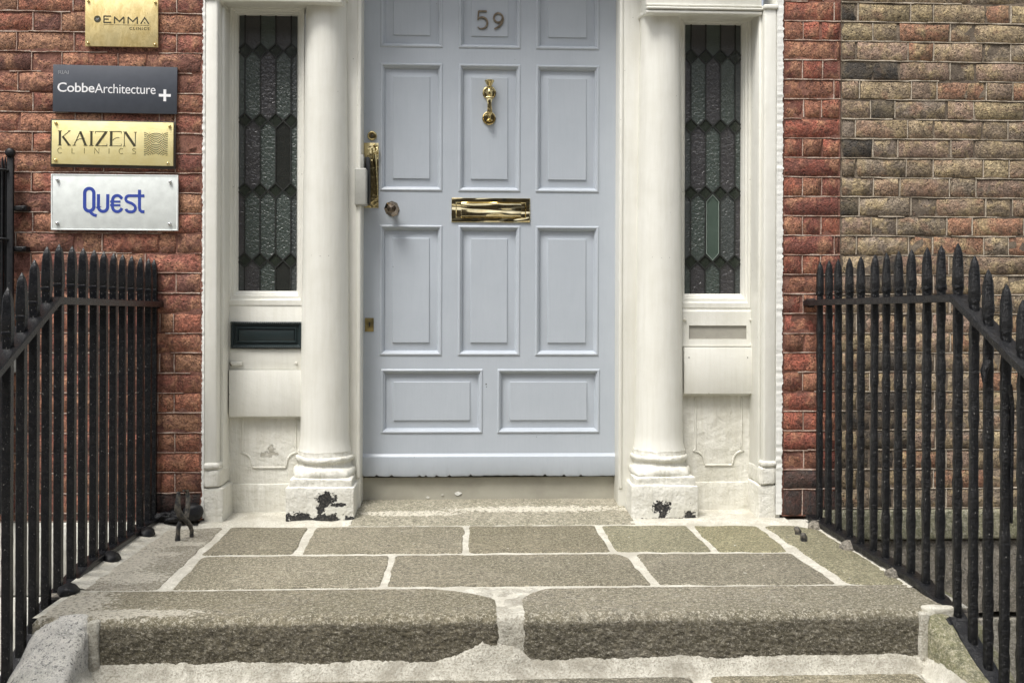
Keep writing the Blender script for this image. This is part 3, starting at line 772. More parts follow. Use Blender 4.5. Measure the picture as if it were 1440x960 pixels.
# ------------------------------------------------------------------ doorcase
dc = thing('doorcase', 'white painted classical doorcase with columns and outer pilasters', 'doorcase', (.11, .15, 0))
def column(cx, pl_mat, ring_z, seed):
    col = bpy.data.objects.new('column', None); COL.objects.link(col); col.parent = dc
    loc = Vector((cx, .145, 0)); col.location = loc-dc.location
    g = M(); prof = []; n = 60
    z0, z1 = .268, ring_z-.012
    for k in range(n+1):
        u = k/n; z = z0+(z1-z0)*u; r = .0995-(.0165)*u**1.3
        if u < .03: r += .008*(1-u/.03)**2
        prof.append((r, z))
    prof += [(.0835, ring_z-.008), (.0900, ring_z-.004), (.0925, ring_z+.004), (.0905, ring_z+.010), (.0840, ring_z+.014), (.083, ring_z+.02), (.083, 2.30), (.095, 2.32), (.105, 2.345), (.105, 2.36)]
    g.lathe((cx, .145, 0), prof, n=56)
    for v in g.bm.verts: v.co += noise.noise_vector(v.co*5+Vector((seed, 0, 0)))*.0012
    g.done('shaft', M_WHITE, col, 40)
    g = M(); bp = [(.108, .270), (.1075, .258), (.110, .252)]
    for k in range(9): a = R(90-22.5*k); bp.append((.110+.0095*math.cos(a), .2385+.0115*math.sin(a)))
    bp += [(.108, .224), (.107, .216), (.110, .208), (.118, .202)]
    for k in range(9): a = R(80-20*k); bp.append((.120+.009*math.cos(a), .186+.017*math.sin(a)))
    bp += [(.120, .166)]
    g.lathe((cx, .145, 0), bp, n=64)
    # square up the lower torus toward the plinth
    for v in g.bm.verts:
        dx, dy = v.co.x-cx, v.co.y-.145; r = math.hypot(dx, dy); z = v.co.z
        k = max(0, min(1, (.215-z)/.04))*.45
        if r > 1e-4:
            mx = max(abs(dx), abs(dy)); s_ = (1-k)+k*(r/mx)*.97; v.co.x = cx+dx*s_; v.co.y = .145+dy*s_
        v.co += noise.noise_vector(v.co*22+Vector((seed, 0, 0)))*.0035+noise.noise_vector(v.co*60)*.0014
    g.done('base', M_WROUGH, col, 60)
    g = M(); g.box(cx-.1245, cx+.1245, .0125, .28, .128, .170, .006, 3); g.sub(3)
    g.jig(.005, 16, seed).jig(.0018, 60, seed); g.done('base_slab', M_WROUGH, col, 60)
    g = M(); g.box(cx-.1365, cx+.1365, .004, .29, -.02, .139, .006, 3); g.sub(4)
    for v in g.bm.verts:
        v.co += noise.noise_vector(v.co*14+Vector((seed*4, 0, 0)))*.004+noise.noise_vector(v.co*55)*.0018
    g.done('plinth', pl_mat, col, 60)
column(-.5795, M_PLL, 2.125, 1); column(.8105, M_PLR, 2.074, 2)

def pilaster(x0, x1, side, seed):
    """outer pilaster, side = +1 when its return faces right"""
    p = bpy.data.objects.new('pilaster', None); COL.objects.link(p); p.parent = dc; p.location = Vector(((x0+x1)/2, 0, 0))-dc.location
    g = M(); g.box(x0, x1, -.004, .19, .19, 2.085, .008, 3)
    n = g.done('shaft', M_WHITE, p, 40)
    ex = .010
    a, b = (x0, x1+ex) if side > 0 else (x0-ex, x1)
    g = M(); g.box(a, b+.002, -.014, .18, .212, .238, .011, 4).sub(2).jig(.003, 24, seed)
    g.done('torus', M_WROUGH, p, 60)
    g = M(); g.box(a-.004 if side < 0 else a, b+.004 if side > 0 else b, -.010, .18, .139, .214, .012, 4).sub(3).jig(.006, 20, seed); g.done('base', M_WROUGH, p, 60)
    a, b = (x0+.003, x1+.026) if side > 0 else (x0-.020, x1)
    g = M(); g.box(a, b, -.004, .18, -.02, .138, .005, 3).sub(4).jig(.006, 15, seed+3); g.done('plinth', M_WROUGH, p, 60)
    g = M(); g.box(x0-.004, x1+.004, -.012, .18, 2.072, 2.092, .006, 3); g.done('capital', M_WHITE, p, 40)
pilaster(-1.037, -.985, 1, 1); pilaster(1.210, 1.262, -1, 2)
# inner step of the right pilaster & outer fillets against the brickwork
g = M(); g.box(1.198, 1.2105, .03, .19, .20, 2.07, .004); g.done('pilaster_step', M_WHITE, dc, 40)
g = M(); g.box(-.986, -.972, .05, .19, .20, 2.06, .004); g.done('pilaster_step', M_WHITE, dc, 40)
g = M(); g.box(1.2625, 1.282, .004, .19, .0, 2.4, .003); g.done('pilaster_margin', M_WHITE, dc, 40)
def fillet(x0, x1, jag_left, seed):
    g = M(); n = 520; vs = []
    for k in range(n+1):
        z = .02+2.6*k/n
        j = .0045*noise.noise(Vector((z*95, seed, 0)))+.004*noise.noise(Vector((z*22, seed, 0)))+.0015*random.uniform(-1, 1)
        a, b = (x0+j, x1) if jag_left else (x0, x1+j)
        y = -.006+.0025*noise.noise(Vector((z*60, seed, 1)))
        vs += [(a, .01, z), (a+(.001 if jag_left else 0), y, z), (b-(0 if jag_left else .001), y, z), (b, .01, z)]
    g.add(vs, [(k*4+j, k*4+j+1, (k+1)*4+j+1, (k+1)*4+j) for k in range(n) for j in range(3)]); g.done('render_fillet', M_FILW, dc, 60)
fillet(-1.044, -1.034, True, 1); fillet(1.262, 1.288, False, 2)

YI = .155
def infill(x0, x1, left):
    tagx = 'infill'
    g = M(); g.box(x0, x1, YI, YI+.05, -.02, .66 if left else .55, 0).sub(3).jig(.0015, 8, 2); g.done('infill_panel', M_SCAR if left else M_WROUGH, dc, 50)
    g = M(); g.box(x0, x1, YI-.007, YI+.02, -.02, .128, .004).sub(4).jig(.004, 10, 5); g.done('skirting', M_WROUGH, dc, 50)
    g = M(); g.box(x0, x1, YI-.009, YI+.05, .40 if left else .49, .868, .002); g.done('backboard', M_WHITE, dc, 40)
infill(-.99, -.50, True); infill(.72, 1.212, False)
# cusped bead on the lower panels
def cusp(xa, xb, zt, zc, zb):
    w_ = .016; r = .045
    pts = [(xa, zt)]+[(xa, zt-(zt-zc)*k/6) for k in range(1, 7)]
    L = [(x, z) for x, z in pts]+[(xa-.008, zc-.005)]
    L += [(xa-.008+r*math.sin(R(a)), zc-.005-r*(1-math.cos(R(a)))) for a in range(10, 91, 10)]
    L += [(xa+r*.85+.004, zb)]
    mirror = [(xa+xb-x, z) for x, z in reversed(L)]
    P3 = [(x, YI-.001, z) for x, z in L+mirror]
    g = M(); g.tube(P3, .0042, 6); g.done('panel_bead', M_WROUGH, dc, 60)
cusp(-.918, -.70, .405, .262, .195); cusp(.968, 1.165, .48, .262, .197)
# left: dark letter plate, lock bar and hanging cover
lp = bpy.data.objects.new('letter_plate', None); COL.objects.link(lp); lp.parent = dc; lp.location = Vector((-.82, .14, .74))-dc.location
lp['label'] = 'black letter plate with a scalloped edge'
g = M(); g.ring((-.965, -.672, .686, .797), [(0, .006), (.001, -.010), (.006, -.014), (.012, -.013), (.016, -.006), (.022, -.006), (.025, -.011), (.029, -.011), (.033, -.003)], YI-.009, rad=.004); g.done('frame', M_LBOX, lp, 40)
g = M()
for k in range(34): g.lathe((-.961+k*.0084, YI-.022, .7915), [(.0, -.005), (.003, -.004), (.0040, 0), (.003, .004), (0, .005)], 'z', 8)
g.done('scalloped_edge', M_LBOX, lp, 60)['kind'] = 'stuff'; g = M()
for k in range(34): g.lathe((-.961+k*.0084, YI-.022, .6915), [(.0, -.005), (.003, -.004), (.0040, 0), (.003, .004), (0, .005)], 'z', 8)
g.done('scalloped_edge', M_LBOX, lp, 60)['kind'] = 'stuff'
g = M(); g.box(-.931, -.706, YI-.016, YI-.008, .716, .763, .002); g.done('flap', M_LBOX, lp, 40)
g = M(); g.box(-.966, -.66, YI-.013, YI, .60, .685, .0015); g.jig(.001, 20).done('cover_rail', M_WHITE, dc, 40)
g = M(); g.box(-.967, -.662, YI-.033, YI-.013, .408, .598, .002).jig(.0012, 9).done('letter_box_cover', M_WHITE, dc, 40)
g = M(); g.box(-.963, -.915, YI-.026, YI-.012, .616, .632, .003).sub(2).jig(.0015, 50).done('hasp', M_WROUGH, dc, 40)
g = M(); g.tube([(-.966, YI-.02, .628), (-.963, YI-.026, .621), (-.958, YI-.024, .617)], .003, 6).done('hasp_pin', M_SCR, dc, 60)
g = M(); g.box(-.703, -.692, YI-.022, YI-.012, .620, .630, .003); g.done('hasp_stop', M_WROUGH, dc, 40)
# left column's plinth neighbours: right: slot board and cover
g = M(); g.ring((.905, 1.204, .697, .846), [(0, .012), (.0, -.006), (.002, -.008)], YI-.009, cap=False)
x0, x1, z0, z1 = .907, 1.202, .699, .844; hx0, hx1, hz0, hz1 = .936, 1.180, .728, .785; yf = YI-.017
g.add([(x, yf, z) for z in (z0, hz0, hz1, z1) for x in (x0, hx0, hx1, x1)], [(0, 1, 5, 4), (1, 2, 6, 5), (2, 3, 7, 6), (4, 5, 9, 8), (6, 7, 11, 10), (8, 9, 13, 12), (9, 10, 14, 13), (10, 11, 15, 14)])
g.done('slot_board', M_WHITE, dc, 40)
g = M(); g.ring((hx0, hx1, hz0, hz1), [(0, 0), (.001, .007)], yf, cap=True); g.done('blocked_letter_slot', M_LBOXR, dc, 40)
g = M(); g.box(.912, 1.199, YI-.036, YI-.016, .500, .694, .002).jig(.001, 9).done('letter_box_cover', M_WHITE, dc, 40)
for xx, zz in ((.917, .809), (1.198, .809), (1.199, .703)):
    g = M(); g.lathe((xx, YI-.018, zz), [(.0045, -.008), (.006, -.005), (.0062, -.001), (.005, .004)], 'y', 10); g.done('screw_head', M_WROUGH, dc, 60)
for xx, zz in ((.932, .652), (1.18, .652)):
    g = M(); g.lathe((xx, YI-.036, zz), [(.0022, -.0015), (.0026, .002)], 'y', 8); g.done('screw_hole', M_DARKB, dc, 60)
# inner jambs
for xa, xb, s_ in ((-.50, -.435, 1), (.642, .735, -1)):
    g = M(); g.box(xa, xb, YI, .33, -.02, 2.36, .004, 3).sub(1).jig(.0015, 7); g.done('door_jamb', M_WHITE, dc, 40)
g = M(); g.box(-.452, -.436, YI-.006, YI+.012, .15, 2.36, .004, 3).done('jamb_bead', M_WHITE, dc, 40)
g = M(); g.box(.6425, .657, YI-.006, YI+.012, .1, 2.36, .004, 3).done('jamb_bead', M_WHITE, dc, 40)
g = M(); g.box(-.52, .74, .10, .33, 2.36, 2.42, .004); g.done('transom', M_WHITE, dc, 40)
# heads over sidelights
for xa, xb, zz in ((-.985, -.50, 2.076), (.73, 1.208, 2.056)):
    g = M(); g.box(xa, xb, .028, .24, zz+.012, 2.36, .003); g.done('head', M_WHITE, dc, 40)
    g = M(); g.box(xa, xb, .016, .06, zz, zz+.013, .004, 3); g.box(xa, xb, .010, .05, zz+.016, zz+.026, .004, 3); g.box(xa, xb, .018, .05, zz+.032, zz+.040, .003); g.done('head_moulding', M_WHITE, dc, 40)
g = M(); g.box(-1.04, -.40, -.02, .3, 2.362, 2.60, .004); g.box(.62, 1.288, -.02, .3, 2.362, 2.60, .004); g.box(-1.07, 1.32, -.08, .3, 2.602, 2.66, .01); g.box(-.398, .618, .10, .3, 2.422, 2.60); g.done('entablature', M_WHITE, dc, 40)
# threshold riser
g = M(); g.box(-.45, .66, .272, .40, -.02, .131); g.sub(4).jig(.002, 9).done('threshold_riser', M_THR, dc, 50)
g = M(); g.box(-.45, .66, .31, .40, .1325, .20); g.done('gap_shade', M_DARKB, dc)  # dark box puts the shade of the gap under the door into colour
g = M()
for x, z, s_ in ((-.16, .045, .010), (-.098, .056, .006), (-.03, .062, .015)):
    g.poly([(x+s_*random.uniform(.6, 1.1)*math.cos(R(a)), z+s_*.55*random.uniform(.6, 1.1)*math.sin(R(a))) for a in range(0, 360, 45)], .2695, .274)
g.done('paint_flake', M_FIL, dc)['kind'] = 'stuff'

# ------------------------------------------------------------------ sidelights
def clip(poly, x0, x1, z0, z1):
    for ax, lim, sg in ((0, x0, 1), (0, x1, -1), (1, z0, 1), (1, z1, -1)):
        out = []
        for i in range(len(poly)):
            a, b = poly[i-1], poly[i]; ia = (a[ax]-lim)*sg >= 0; ib = (b[ax]-lim)*sg >= 0
            if ia != ib:
                t_ = (lim-a[ax])/(b[ax]-a[ax]); out.append((a[0]+t_*(b[0]-a[0]), a[1]+t_*(b[1]-a[1])))
            if ib: out.append(b)
        poly = out
        if not poly: return []
    return poly
def shrink(poly, d):
    n = len(poly); ar = sum(poly[i-1][0]*poly[i][1]-poly[i][0]*poly[i-1][1] for i in range(n)); sg = 1 if ar > 0 else -1
    cx = sum(p[0] for p in poly)/n; cz = sum(p[1] for p in poly)/n
    L = []
    for i in range(n):
        a, b = Vector(poly[i-1]), Vector(poly[i]); e = (b-a)
        if e.length < 1e-6: continue
        e.normalize(); nn = Vector((-e.y, e.x))*sg; L.append((a+nn*d, e))
    out = []
    for i in range(len(L)):
        p, e = L[i-1]; q, f = L[i]; den = e.x*f.y-e.y*f.x
        if abs(den) < 1e-4: out.append(tuple(q)); continue
        t_ = ((q.x-p.x)*f.y-(q.y-p.y)*f.x)/den; out.append(tuple(p+e*t_))
    return out
def sidelight(label, gx0, gx1, gz0, gz1, bfirst, rowz, fx0, fx1, colours, special, seed):
    wn = thing('leaded_window', label, 'window', ((gx0+gx1)/2, .19, gz0), 'sidelights beside the door')
    s_ = .0633; h = .0316; Y = .19
    # frame: two steps, then putty bevel
    g = M(); rc = (fx0, fx1, gz0-.062, gz1+.020)
    x0, x1, z0, z1 = rc; g2 = (gx0, gx1, gz0, gz1)
    def loop(y, a, b, c, d): return [(b, y, d), (a, y, d), (a, y, c), (b, y, c)]
    Ls = [loop(.18, x0, x1, z0, z1), loop(.146, x0, x1, z0, z1)]
    def lerp(k): return x0+(gx0-x0)*k, x1+(gx1-x1)*k, z0+(gz0-z0)*k, z1+(gz1-z1)*k
    for k, y in ((.05, .143), (.36, .143), (.40, .146), (.42, .156), (.46, .158), (.66, .158), (.70, .161), (.74, .170), (.80, .171), (1.0, .186), (1.0, .20)):
        a, b, c, d = lerp(k); Ls.append(loop(y, a, b, c, d))
    vs = [p for l in Ls for p in l]
    fs = [(i*4+k, (i+1)*4+k, (i+1)*4+(k+1) % 4, i*4+(k+1) % 4) for i in range(len(Ls)-1) for k in range(4)]
    g.add(vs, fs); g.done('frame', M_WHITE, wn, 30)
    bx = [gx0+bfirst+(k-1)*s_ for k in range(6)]
    lead = M(); n = 0
    def came(pts, w_=.0048):
        lead.stroke(pts, w_, Y-.0045+random.uniform(-.0003, .0003), .007)
    def pane(poly, mat, d=.0018, tilt=1):
        poly = clip(poly, gx0, gx1, gz0, gz1)
        if len(poly) < 3: return
        xs = [p[0] for p in poly]; zs = [p[1] for p in poly]
        if max(xs)-min(xs) < .006 or max(zs)-min(zs) < .006: return
        g = M(); g.poly(shrink(poly, d) if len(poly) > 2 else poly, Y, Y+.003)
        ax = random.uniform(-.022, .022)*tilt; az = random.uniform(-.02, .02)*tilt; cx = sum(xs)/len(xs); cz = sum(zs)/len(zs)
        for v in g.bm.verts: v.co.y += ax*(v.co.x-cx)+az*(v.co.z-cz)*.15
        return g.done('pane', mat, wn)
    top = gz1+.2; lv = [top]+rowz+[gz0-.2]
    for r_ in range(len(lv)-1):
        zt, zb = lv[r_], lv[r_+1]
        for k in range(5):
            b0, b1 = bx[k], bx[k]+s_; mid = (b0+b1)/2
            if b0 >= gx1 or b1 <= gx0: continue
            mt = colours[(r_*5+k) % len(colours)]
            if (r_, k) in special: mt = special[(r_, k)]
            pane([(b0, zb+h), (mid, zb), (b1, zb+h), (b1, zt-h), (mid, zt), (b0, zt-h)], mt)
    for zc in rowz:
        for b in bx:
            pane([(b-s_/2, zc), (b, zc-h), (b+s_/2, zc), (b, zc+h)], M_DIA, .002, .4)
            for q in (((b-s_/2, zc), (b, zc-h)), ((b, zc-h), (b+s_/2, zc)), ((b+s_/2, zc), (b, zc+h)), ((b, zc+h), (b-s_/2, zc))):
                # clip each came to the glass
                (xa, za), (xb_, zb_) = q
                if max(xa, xb_) <= gx0 or min(xa, xb_) >= gx1: continue
                for lim in (gx0, gx1):
                    if (xa-lim)*(xb_-lim) < 0:
                        t_ = (lim-xa)/(xb_-xa); zi = za+t_*(zb_-za)
                        ins = (lambda x: x > gx0) if lim == gx0 else (lambda x: x < gx1)
                        if ins(xa): xb_, zb_ = lim, zi
                        else: xa, za = lim, zi
                came([(xa, za), (xb_, zb_)])
    ed = [gz1]+[q for zc in rowz for q in (zc+h, zc-h)]+[gz0]
    for b in bx:
        if gx0+.003 < b < gx1-.003:
            for i in range(0, len(ed), 2): came([(b, ed[i]), (b, ed[i+1])])
    lead.done('lead_came', M_LEAD, wn)
    g = M(); g.box(gx0-.03, gx1+.03, .40, .41, gz0-.03, gz1+.03); g.done('dark_interior', M_SHADE, wn)
    g = M()
    for a, b in ((gx0-.03, gx0-.025), (gx1+.025, gx1+.03)): g.box(a, b, .20, .40, gz0-.03, gz1+.03)
    g.box(gx0-.03, gx1+.03, .20, .40, gz0-.035, gz0-.03); g.box(gx0-.03, gx1+.03, .20, .40, gz1+.03, gz1+.035); g.done('reveal', M_SHADE, wn)
    return wn
A, B_, C_ = GL
sidelight('leaded glass sidelight left of the door, with one plain dark pane', -.945, -.704, .924, 2.069, .0252, [1.923, 1.633, 1.342, 1.052], -.984, -.668,
          [C_, B_, A, B_, C_, A, A, B_, A, C_, C_, B_, A, B_, A, B_, A, A, A, C_], {(2, 3): M_DRK, (4, 3): M_DRK}, 1)
wR = sidelight('leaded glass sidelight right of the door, with one clear bevelled pane', .927, 1.167, .919, 2.061, .0252, [1.924, 1.631, 1.347, 1.054], .888, 1.199,
          [A, B_, A, B_, C_, B_, A, B_, A, C_, C_, B_, A, B_, A, C_, A, B_, C_, B_], {(3, 2): M_CLR}, 2)
# beaded rim of the clear pane
bx = .927+.0252; xa, xb = bx+.0633, bx+.1266; xm = (xa+xb)/2
g = M(); pp = [(xa+.006, 1.347-.036), (xm, 1.347-.008), (xb-.006, 1.347-.036), (xb-.006, 1.054+.036), (xm, 1.054+.008), (xa+.006, 1.054+.036)]
g.stroke(pp, .0022, .1862, .004, closed=True); g.done('bevel_edge', plain('bright_bevel', (.24, .29, .26), .15), wR)

# ------------------------------------------------------------------ door
door = thing('door', 'pale blue grey panelled front door numbered 59', 'door', (.11, .26, .137))
YD = .26
X0, X1, Z0, Z1 = -.445, .655, .150, 2.36
cx_ = [(-.355, -.113), (-.022, .2205), (.309, .559)]
panels = [(a, b, z0, z1) for (z0, z1) in ((1.976, 2.275), (1.364, 1.886), (.664, 1.196)) for a, b in cx_]
panels += [(-.349, .062, .332, .583), (.147, .565, .332, .583)]
# door leaf with openings cut for the panels
g = M()
def band(zl, zh, holes):
    xs = [X0]+[v for a, b in holes for v in (a, b)]+[X1]
    for i in range(0, len(xs), 2):
        if xs[i+1]-xs[i] > 1e-4: g.add([(xs[i], YD, zl), (xs[i+1], YD, zl), (xs[i+1], YD, zh), (xs[i], YD, zh)], [(0, 1, 2, 3)])
zz = Z0
for zl, zh, hs_ in ((.332, .583, [(-.349, .062), (.147, .565)]), (.664, 1.196, cx_), (1.364, 1.886, cx_), (1.976, 2.275, cx_)):
    band(zz, zl, []); band(zl, zh, hs_); zz = zh
band(zz, Z1, [])
g.box(X0, X1, YD+.03, YD+.05, Z0, Z1); g.done('leaf', M_DOOR, door, norm=False)
PF = [(-.012, .0005), (-.011, -.0022), (-.008, -.0042), (-.004, -.0046), (-.001, -.0030), (.001, .0015), (.002, .0030), (.005, .0045), (.0065, .0085), (.008, .0150), (.0095, .0165), (.018, .0160), (.0425, .0105), (.0432, .0075), (.0445, .0068)]
for i, p in enumerate(panels):
    g = M(); g.ring(p, PF, YD, rad=0.001 if 0 else 0)
    ob = g.done('panel', M_DOOR, door, 24)
# rounded outer corners of the mouldings: small beads over the mitres
g = M(); vs = []; nx = 120
for i in range(nx+1):
    x = X0+.006+(X1-X0-.012)*i/nx; wv = .004*noise.noise(Vector((x*3, 0, 0)))+(.0025*noise.noise(Vector((x*40, 0, 2))) if random.random() < .9 else .006)
    vs += [(x, YD-.001, .236), (x, YD-.004, .229), (x, YD-.012, .222), (x, YD-.016, .150+wv*.4), (x, YD-.012, .140+wv), (x, YD+.02, .142+wv)]
g.add(vs, [(i*6+j, i*6+j+1, (i+1)*6+j+1, (i+1)*6+j) for i in range(nx) for j in range(5)]); g.done('weatherboard', M_DOOR, door, 45)
# knocker
kn = bpy.data.objects.new('door_knocker', None); COL.objects.link(kn); kn.parent = door; kn.location = Vector((.098, YD, 1.72))-door.location
yk = YD+.0068
g = M(); disc = [(.0285, .004), (.0295, -.002), (.0285, -.0055), (.0255, -.0065), (.0235, -.0045), (.018, -.005), (.0, -.0065)]
g.lathe((.098, yk, 1.776), disc, 'y', 32); g.done('rosette', M_BRASS, kn, 40)
g = M(); g.lathe((.097, yk, 1.668), disc, 'y', 32); g.done('rosette', M_BRASS, kn, 40)
g = M(); g.lathe((.098, yk-.028, 1.776), [(.0, -.026), (.009, -.020), (.0135, -.010), (.012, .004), (.007, .012), (.0085, .022), (.017, .038), (.021, .044), (.020, .048), (.0, .050)], 'z', 20); g.done('urn_head', M_BRASS, kn, 50)
g = M(); pts = [(.098, yk-.026, 1.762), (.098, yk-.033, 1.745), (.098, yk-.034, 1.725), (.0985, yk-.030, 1.705), (.099, yk-.024, 1.688)]
g.tube(pts, [.0125, .0130, .0085, .0100, .0125], 10, flat=.55, rot=R(18)); g.box(.082, .114, yk-.040, yk-.020, 1.744, 1.752, .002); g.done('handle', M_BRASS, kn, 40)
g = M(); g.lathe((.099, yk-.016, 1.668), [(.0, -.018), (.014, -.015), (.0145, -.012), (.0055, -.006), (.005, .006), (.010, .014), (.012, .022), (.0, .024)], 'z', 18); g.tube([(.098, yk-.002, 1.668), (.098, yk-.016, 1.668)], .008, 10); g.done('striker', M_BRASS, kn, 50)
# letter plate
bl = bpy.data.objects.new('letter_plate', None); COL.objects.link(bl); bl.parent = door; bl.location = Vector((.105, YD, 1.27))-door.location
g = M(); g.ring((-.062, .274, 1.222, 1.325), [(0, .001), (.0, -.005), (.0015, -.0065), (.018, -.0068), (.0195, -.0055), (.0215, -.0035)], YD, cap=True); g.sub(3)
for v in g.bm.verts:
    if v.co.y < YD-.002: v.co.y += .0018*noise.noise(v.co*22)
g.done('surround', M_LPL, bl, 30)
g = M(); g.box(-.0215, .236, YD-.012, YD-.003, 1.246, 1.3010, .0015); g.sub(5)
for v in g.bm.verts:
    if v.co.y < YD-.011: v.co.y += .0022*noise.noise(Vector((v.co.x*14, 3, v.co.z*30)))
g.done('flap', M_LPL, bl, 50)
# knob (faceted)
g = M(); g.lathe((-.312, YD, 1.272), [(.030, .002), (.029, -.004), (.014, -.007), (.011, -.030), (.017, -.038), (.030, -.044), (.0325, -.056), (.020, -.074), (.0, -.077)], 'y', 8)
g.done('door_knob', M_BRONZE, door)
# cylinder lock
g = M(); g.lathe((-.400, YD, 1.586), [(.0205, .002), (.0205, -.004), (.018, -.009), (.0145, -.010), (.0135, -.007), (.010, -.007), (.0, -.0075)], 'y', 28); g.done('cylinder_lock', M_BRASS, door, 40)
g = M(); g.box(-.402, -.398, YD-.009, YD-.0075, 1.579, 1.593); g.box(-.405, -.395, YD-.0092, YD-.0078, 1.5845, 1.5875); g.done('keyhole', M_DARKB, door)
# brass pull plate
bp_ = bpy.data.objects.new('pull_plate', None); COL.objects.link(bp_); bp_.parent = door; bp_.location = Vector((-.40, YD, 1.41))-door.location
g = M(); g.box(-.434, -.372, YD-.004, YD+.002, 1.280, 1.556, .0015); g.done('back_plate', M_BRASS, bp_, 40)
g = M(); g.tube([(-.392, YD-.004, 1.545), (-.380, YD-.016, 1.540), (-.375, YD-.024, 1.522), (-.386, YD-.026, 1.508), (-.398, YD-.020, 1.506)], [.005, .0065, .0065, .005, .004], 10)
g.tube([(-.392, YD-.010, 1.53), (-.388, YD-.018, 1.49), (-.383, YD-.018, 1.45), (-.380, YD-.012, 1.40), (-.378, YD-.006, 1.33)], [.011, .0095, .006, .0045, .004], 10); g.done('pull_handle', M_BRASS, bp_, 60)
# lower escutcheon
g = M(); g.box(-.428, -.391, YD-.004, YD+.002, .754, .812, .001); g.done('escutcheon', brass('dull_brass', (.24, .19, .08), (.36, .29, .14), .35, .002, 50), door, 40)
g = M(); g.poly([(-.4105, .775), (-.4065, .775), (-.4055, .786), (-.405, .791), (-.4085, .795), (-.412, .791), (-.4115, .786)], YD-.0055, YD-.003); g.done('keyhole', M_DARKB, door)
# numerals 59
def zc(px, pz): return (.045+(px-218)*(.112/174.), 2.127-(pz-68)*(.0785/122.))
yn = YD+.0045
g = M(); g.stroke([zc(228, 72), zc(282, 72)], .007, yn-.0041, .006); g.stroke([zc(227, 70), zc(223, 132)], .006, yn-.0037, .006)
pts = [zc(223, 130)]+[zc(250+36*math.cos(R(a)), 150-38*math.sin(R(a))) for a in range(140, -95, -18)]+[zc(236, 188), zc(222, 176)]
g.stroke(pts[1:], .007, yn-.0045, .006, taper=[.004, .005, .0065, .008, .009, .0095, .0095, .009, .0085, .008, .0075, .007, .006, .0055, .004, .003][:len(pts)-1]+[.005]*20)
g.done('numeral_five', M_NUM, door)
g = M(); g.stroke([zc(358+29*math.cos(R(a)), 114-31*math.sin(R(a))) for a in range(0, 360, 20)], .0075, yn-.0041, .006, closed=True)
g.stroke([zc(389, 104), zc(390, 125), zc(383, 148), zc(368, 168), zc(350, 181), zc(332, 187)], .0075, yn-.0046, .006, taper=[.006, .0085, .0085, .008, .007, .005]); g.done('numeral_nine', M_NUM, door)
# hairline paint chips near the bottom panels
g = M()
for x, z, s_ in ((.088, .530, .0035), (.090, .519, .0022), (.305, .305, .0018), (-.31, 1.03, .0018), (.30, 1.70, .0016)):
    g.poly([(x+s_*random.uniform(.5, 1)*math.cos(R(a)), z+s_*1.3*random.uniform(.5, 1)*math.sin(R(a))) for a in range(0, 360, 60)], YD-.0008, YD+.001)
g.done('paint_chip', M_DARKB, door)['kind'] = 'stuff'

# electric strike housing on the left jamb
ek = thing('lock_housing', 'pale grey metal lock housing screwed to the left door jamb', 'lock', (-.445, .15, 1.28))
g = M(); g.box(-.460, -.412, .135, .20, 1.278, 1.432, .006, 3); g.done('box_cover', M_CREAM, ek, 40)
g = M(); g.box(-.450, -.425, .150, .215, 1.430, 1.490, .003); g.done('box_upper', M_CREAM, ek, 40)
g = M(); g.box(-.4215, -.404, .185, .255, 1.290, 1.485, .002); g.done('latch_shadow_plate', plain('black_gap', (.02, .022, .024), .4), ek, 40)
g = M(); g.lathe((-.4195, .175, 1.335), [(.003, -.001), (.003, .002)], 'x', 8); g.lathe((-.4195, .175, 1.322), [(.003, -.001), (.003, .002)], 'x', 8); g.done('screw_head', M_DARKB, ek)

# ------------------------------------------------------------------ name plates
def plate_map(zx0, zx1, zz0, zz1, x0, x1, ztop, zbot, tilt=0):
    return lambda px, pz: (x0+(px-zx0)*(x1-x0)/(zx1-zx0), ztop-(pz-zz0-tilt*(px-zx0))*(ztop-zbot)/(zz1-zz0))
# 1 small mottled brass
pe = thing('name_plate', 'mottled brass name plate with engraved dark lettering, topmost and smallest of the four', 'sign', (-1.356, -.01, 1.97), 'name plates on the red brick wall')
xa, xb, za, zb = -1.497, -1.215, 1.878, 2.068
g = M(); g.box(xa, xb, -.016, -.008, za, zb, .002); g.done('plate', M_EMMA, pe, 40)
mp = plate_map(65, 1350, -10, 840, xa, xb, zb, za)
ye = -.0166
sx_ = (xb-xa)/1285
g = M(); g.lathe((mp(283, 362)[0], ye+.0002, mp(283, 362)[1]), [(62*sx_, .0006), (62*sx_, -.0001)], 'y', 28)
for pts in ([(520, 307), (392, 307)], [(480, 360), (392, 360)], [(525, 419), (392, 419)], [(397, 300), (397, 425)], [(583, 432), (583, 318)], [(578, 316), (667, 397), (752, 314)], [(748, 318), (748, 432)],
            [(823, 432), (823, 318)], [(818, 316), (905, 395), (990, 314)], [(985, 318), (985, 434)], [(1045, 434), (1115, 324), (1190, 436)]):
    g.stroke([mp(*p) for p in pts], 21*sx_, ye+random.uniform(-.0002, .0002), .0012)
g.lathe((mp(1115, 415)[0], ye, mp(1115, 415)[1]), [(12*sx_, .0006), (12*sx_, 0)], 'y', 12)
g.stroke([mp(390, 457), mp(1195, 457)], 4*sx_, ye, .0012); g.done('lettering', M_DPRINT, pe)
g = M(); q = mp(283, 362); g.stroke([(q[0]-.006, q[1]-.003), (q[0]-.002, q[1]+.003), (q[0]+.001, q[1]), (q[0]+.006, q[1]+.004)], .0022, ye-.0004, .0003); g.stroke([(q[0]-.004, q[1]-.005), (q[0]+.003, q[1]-.002)], .0018, ye-.0005, .0003); g.done('emblem', M_GPRINT, pe)
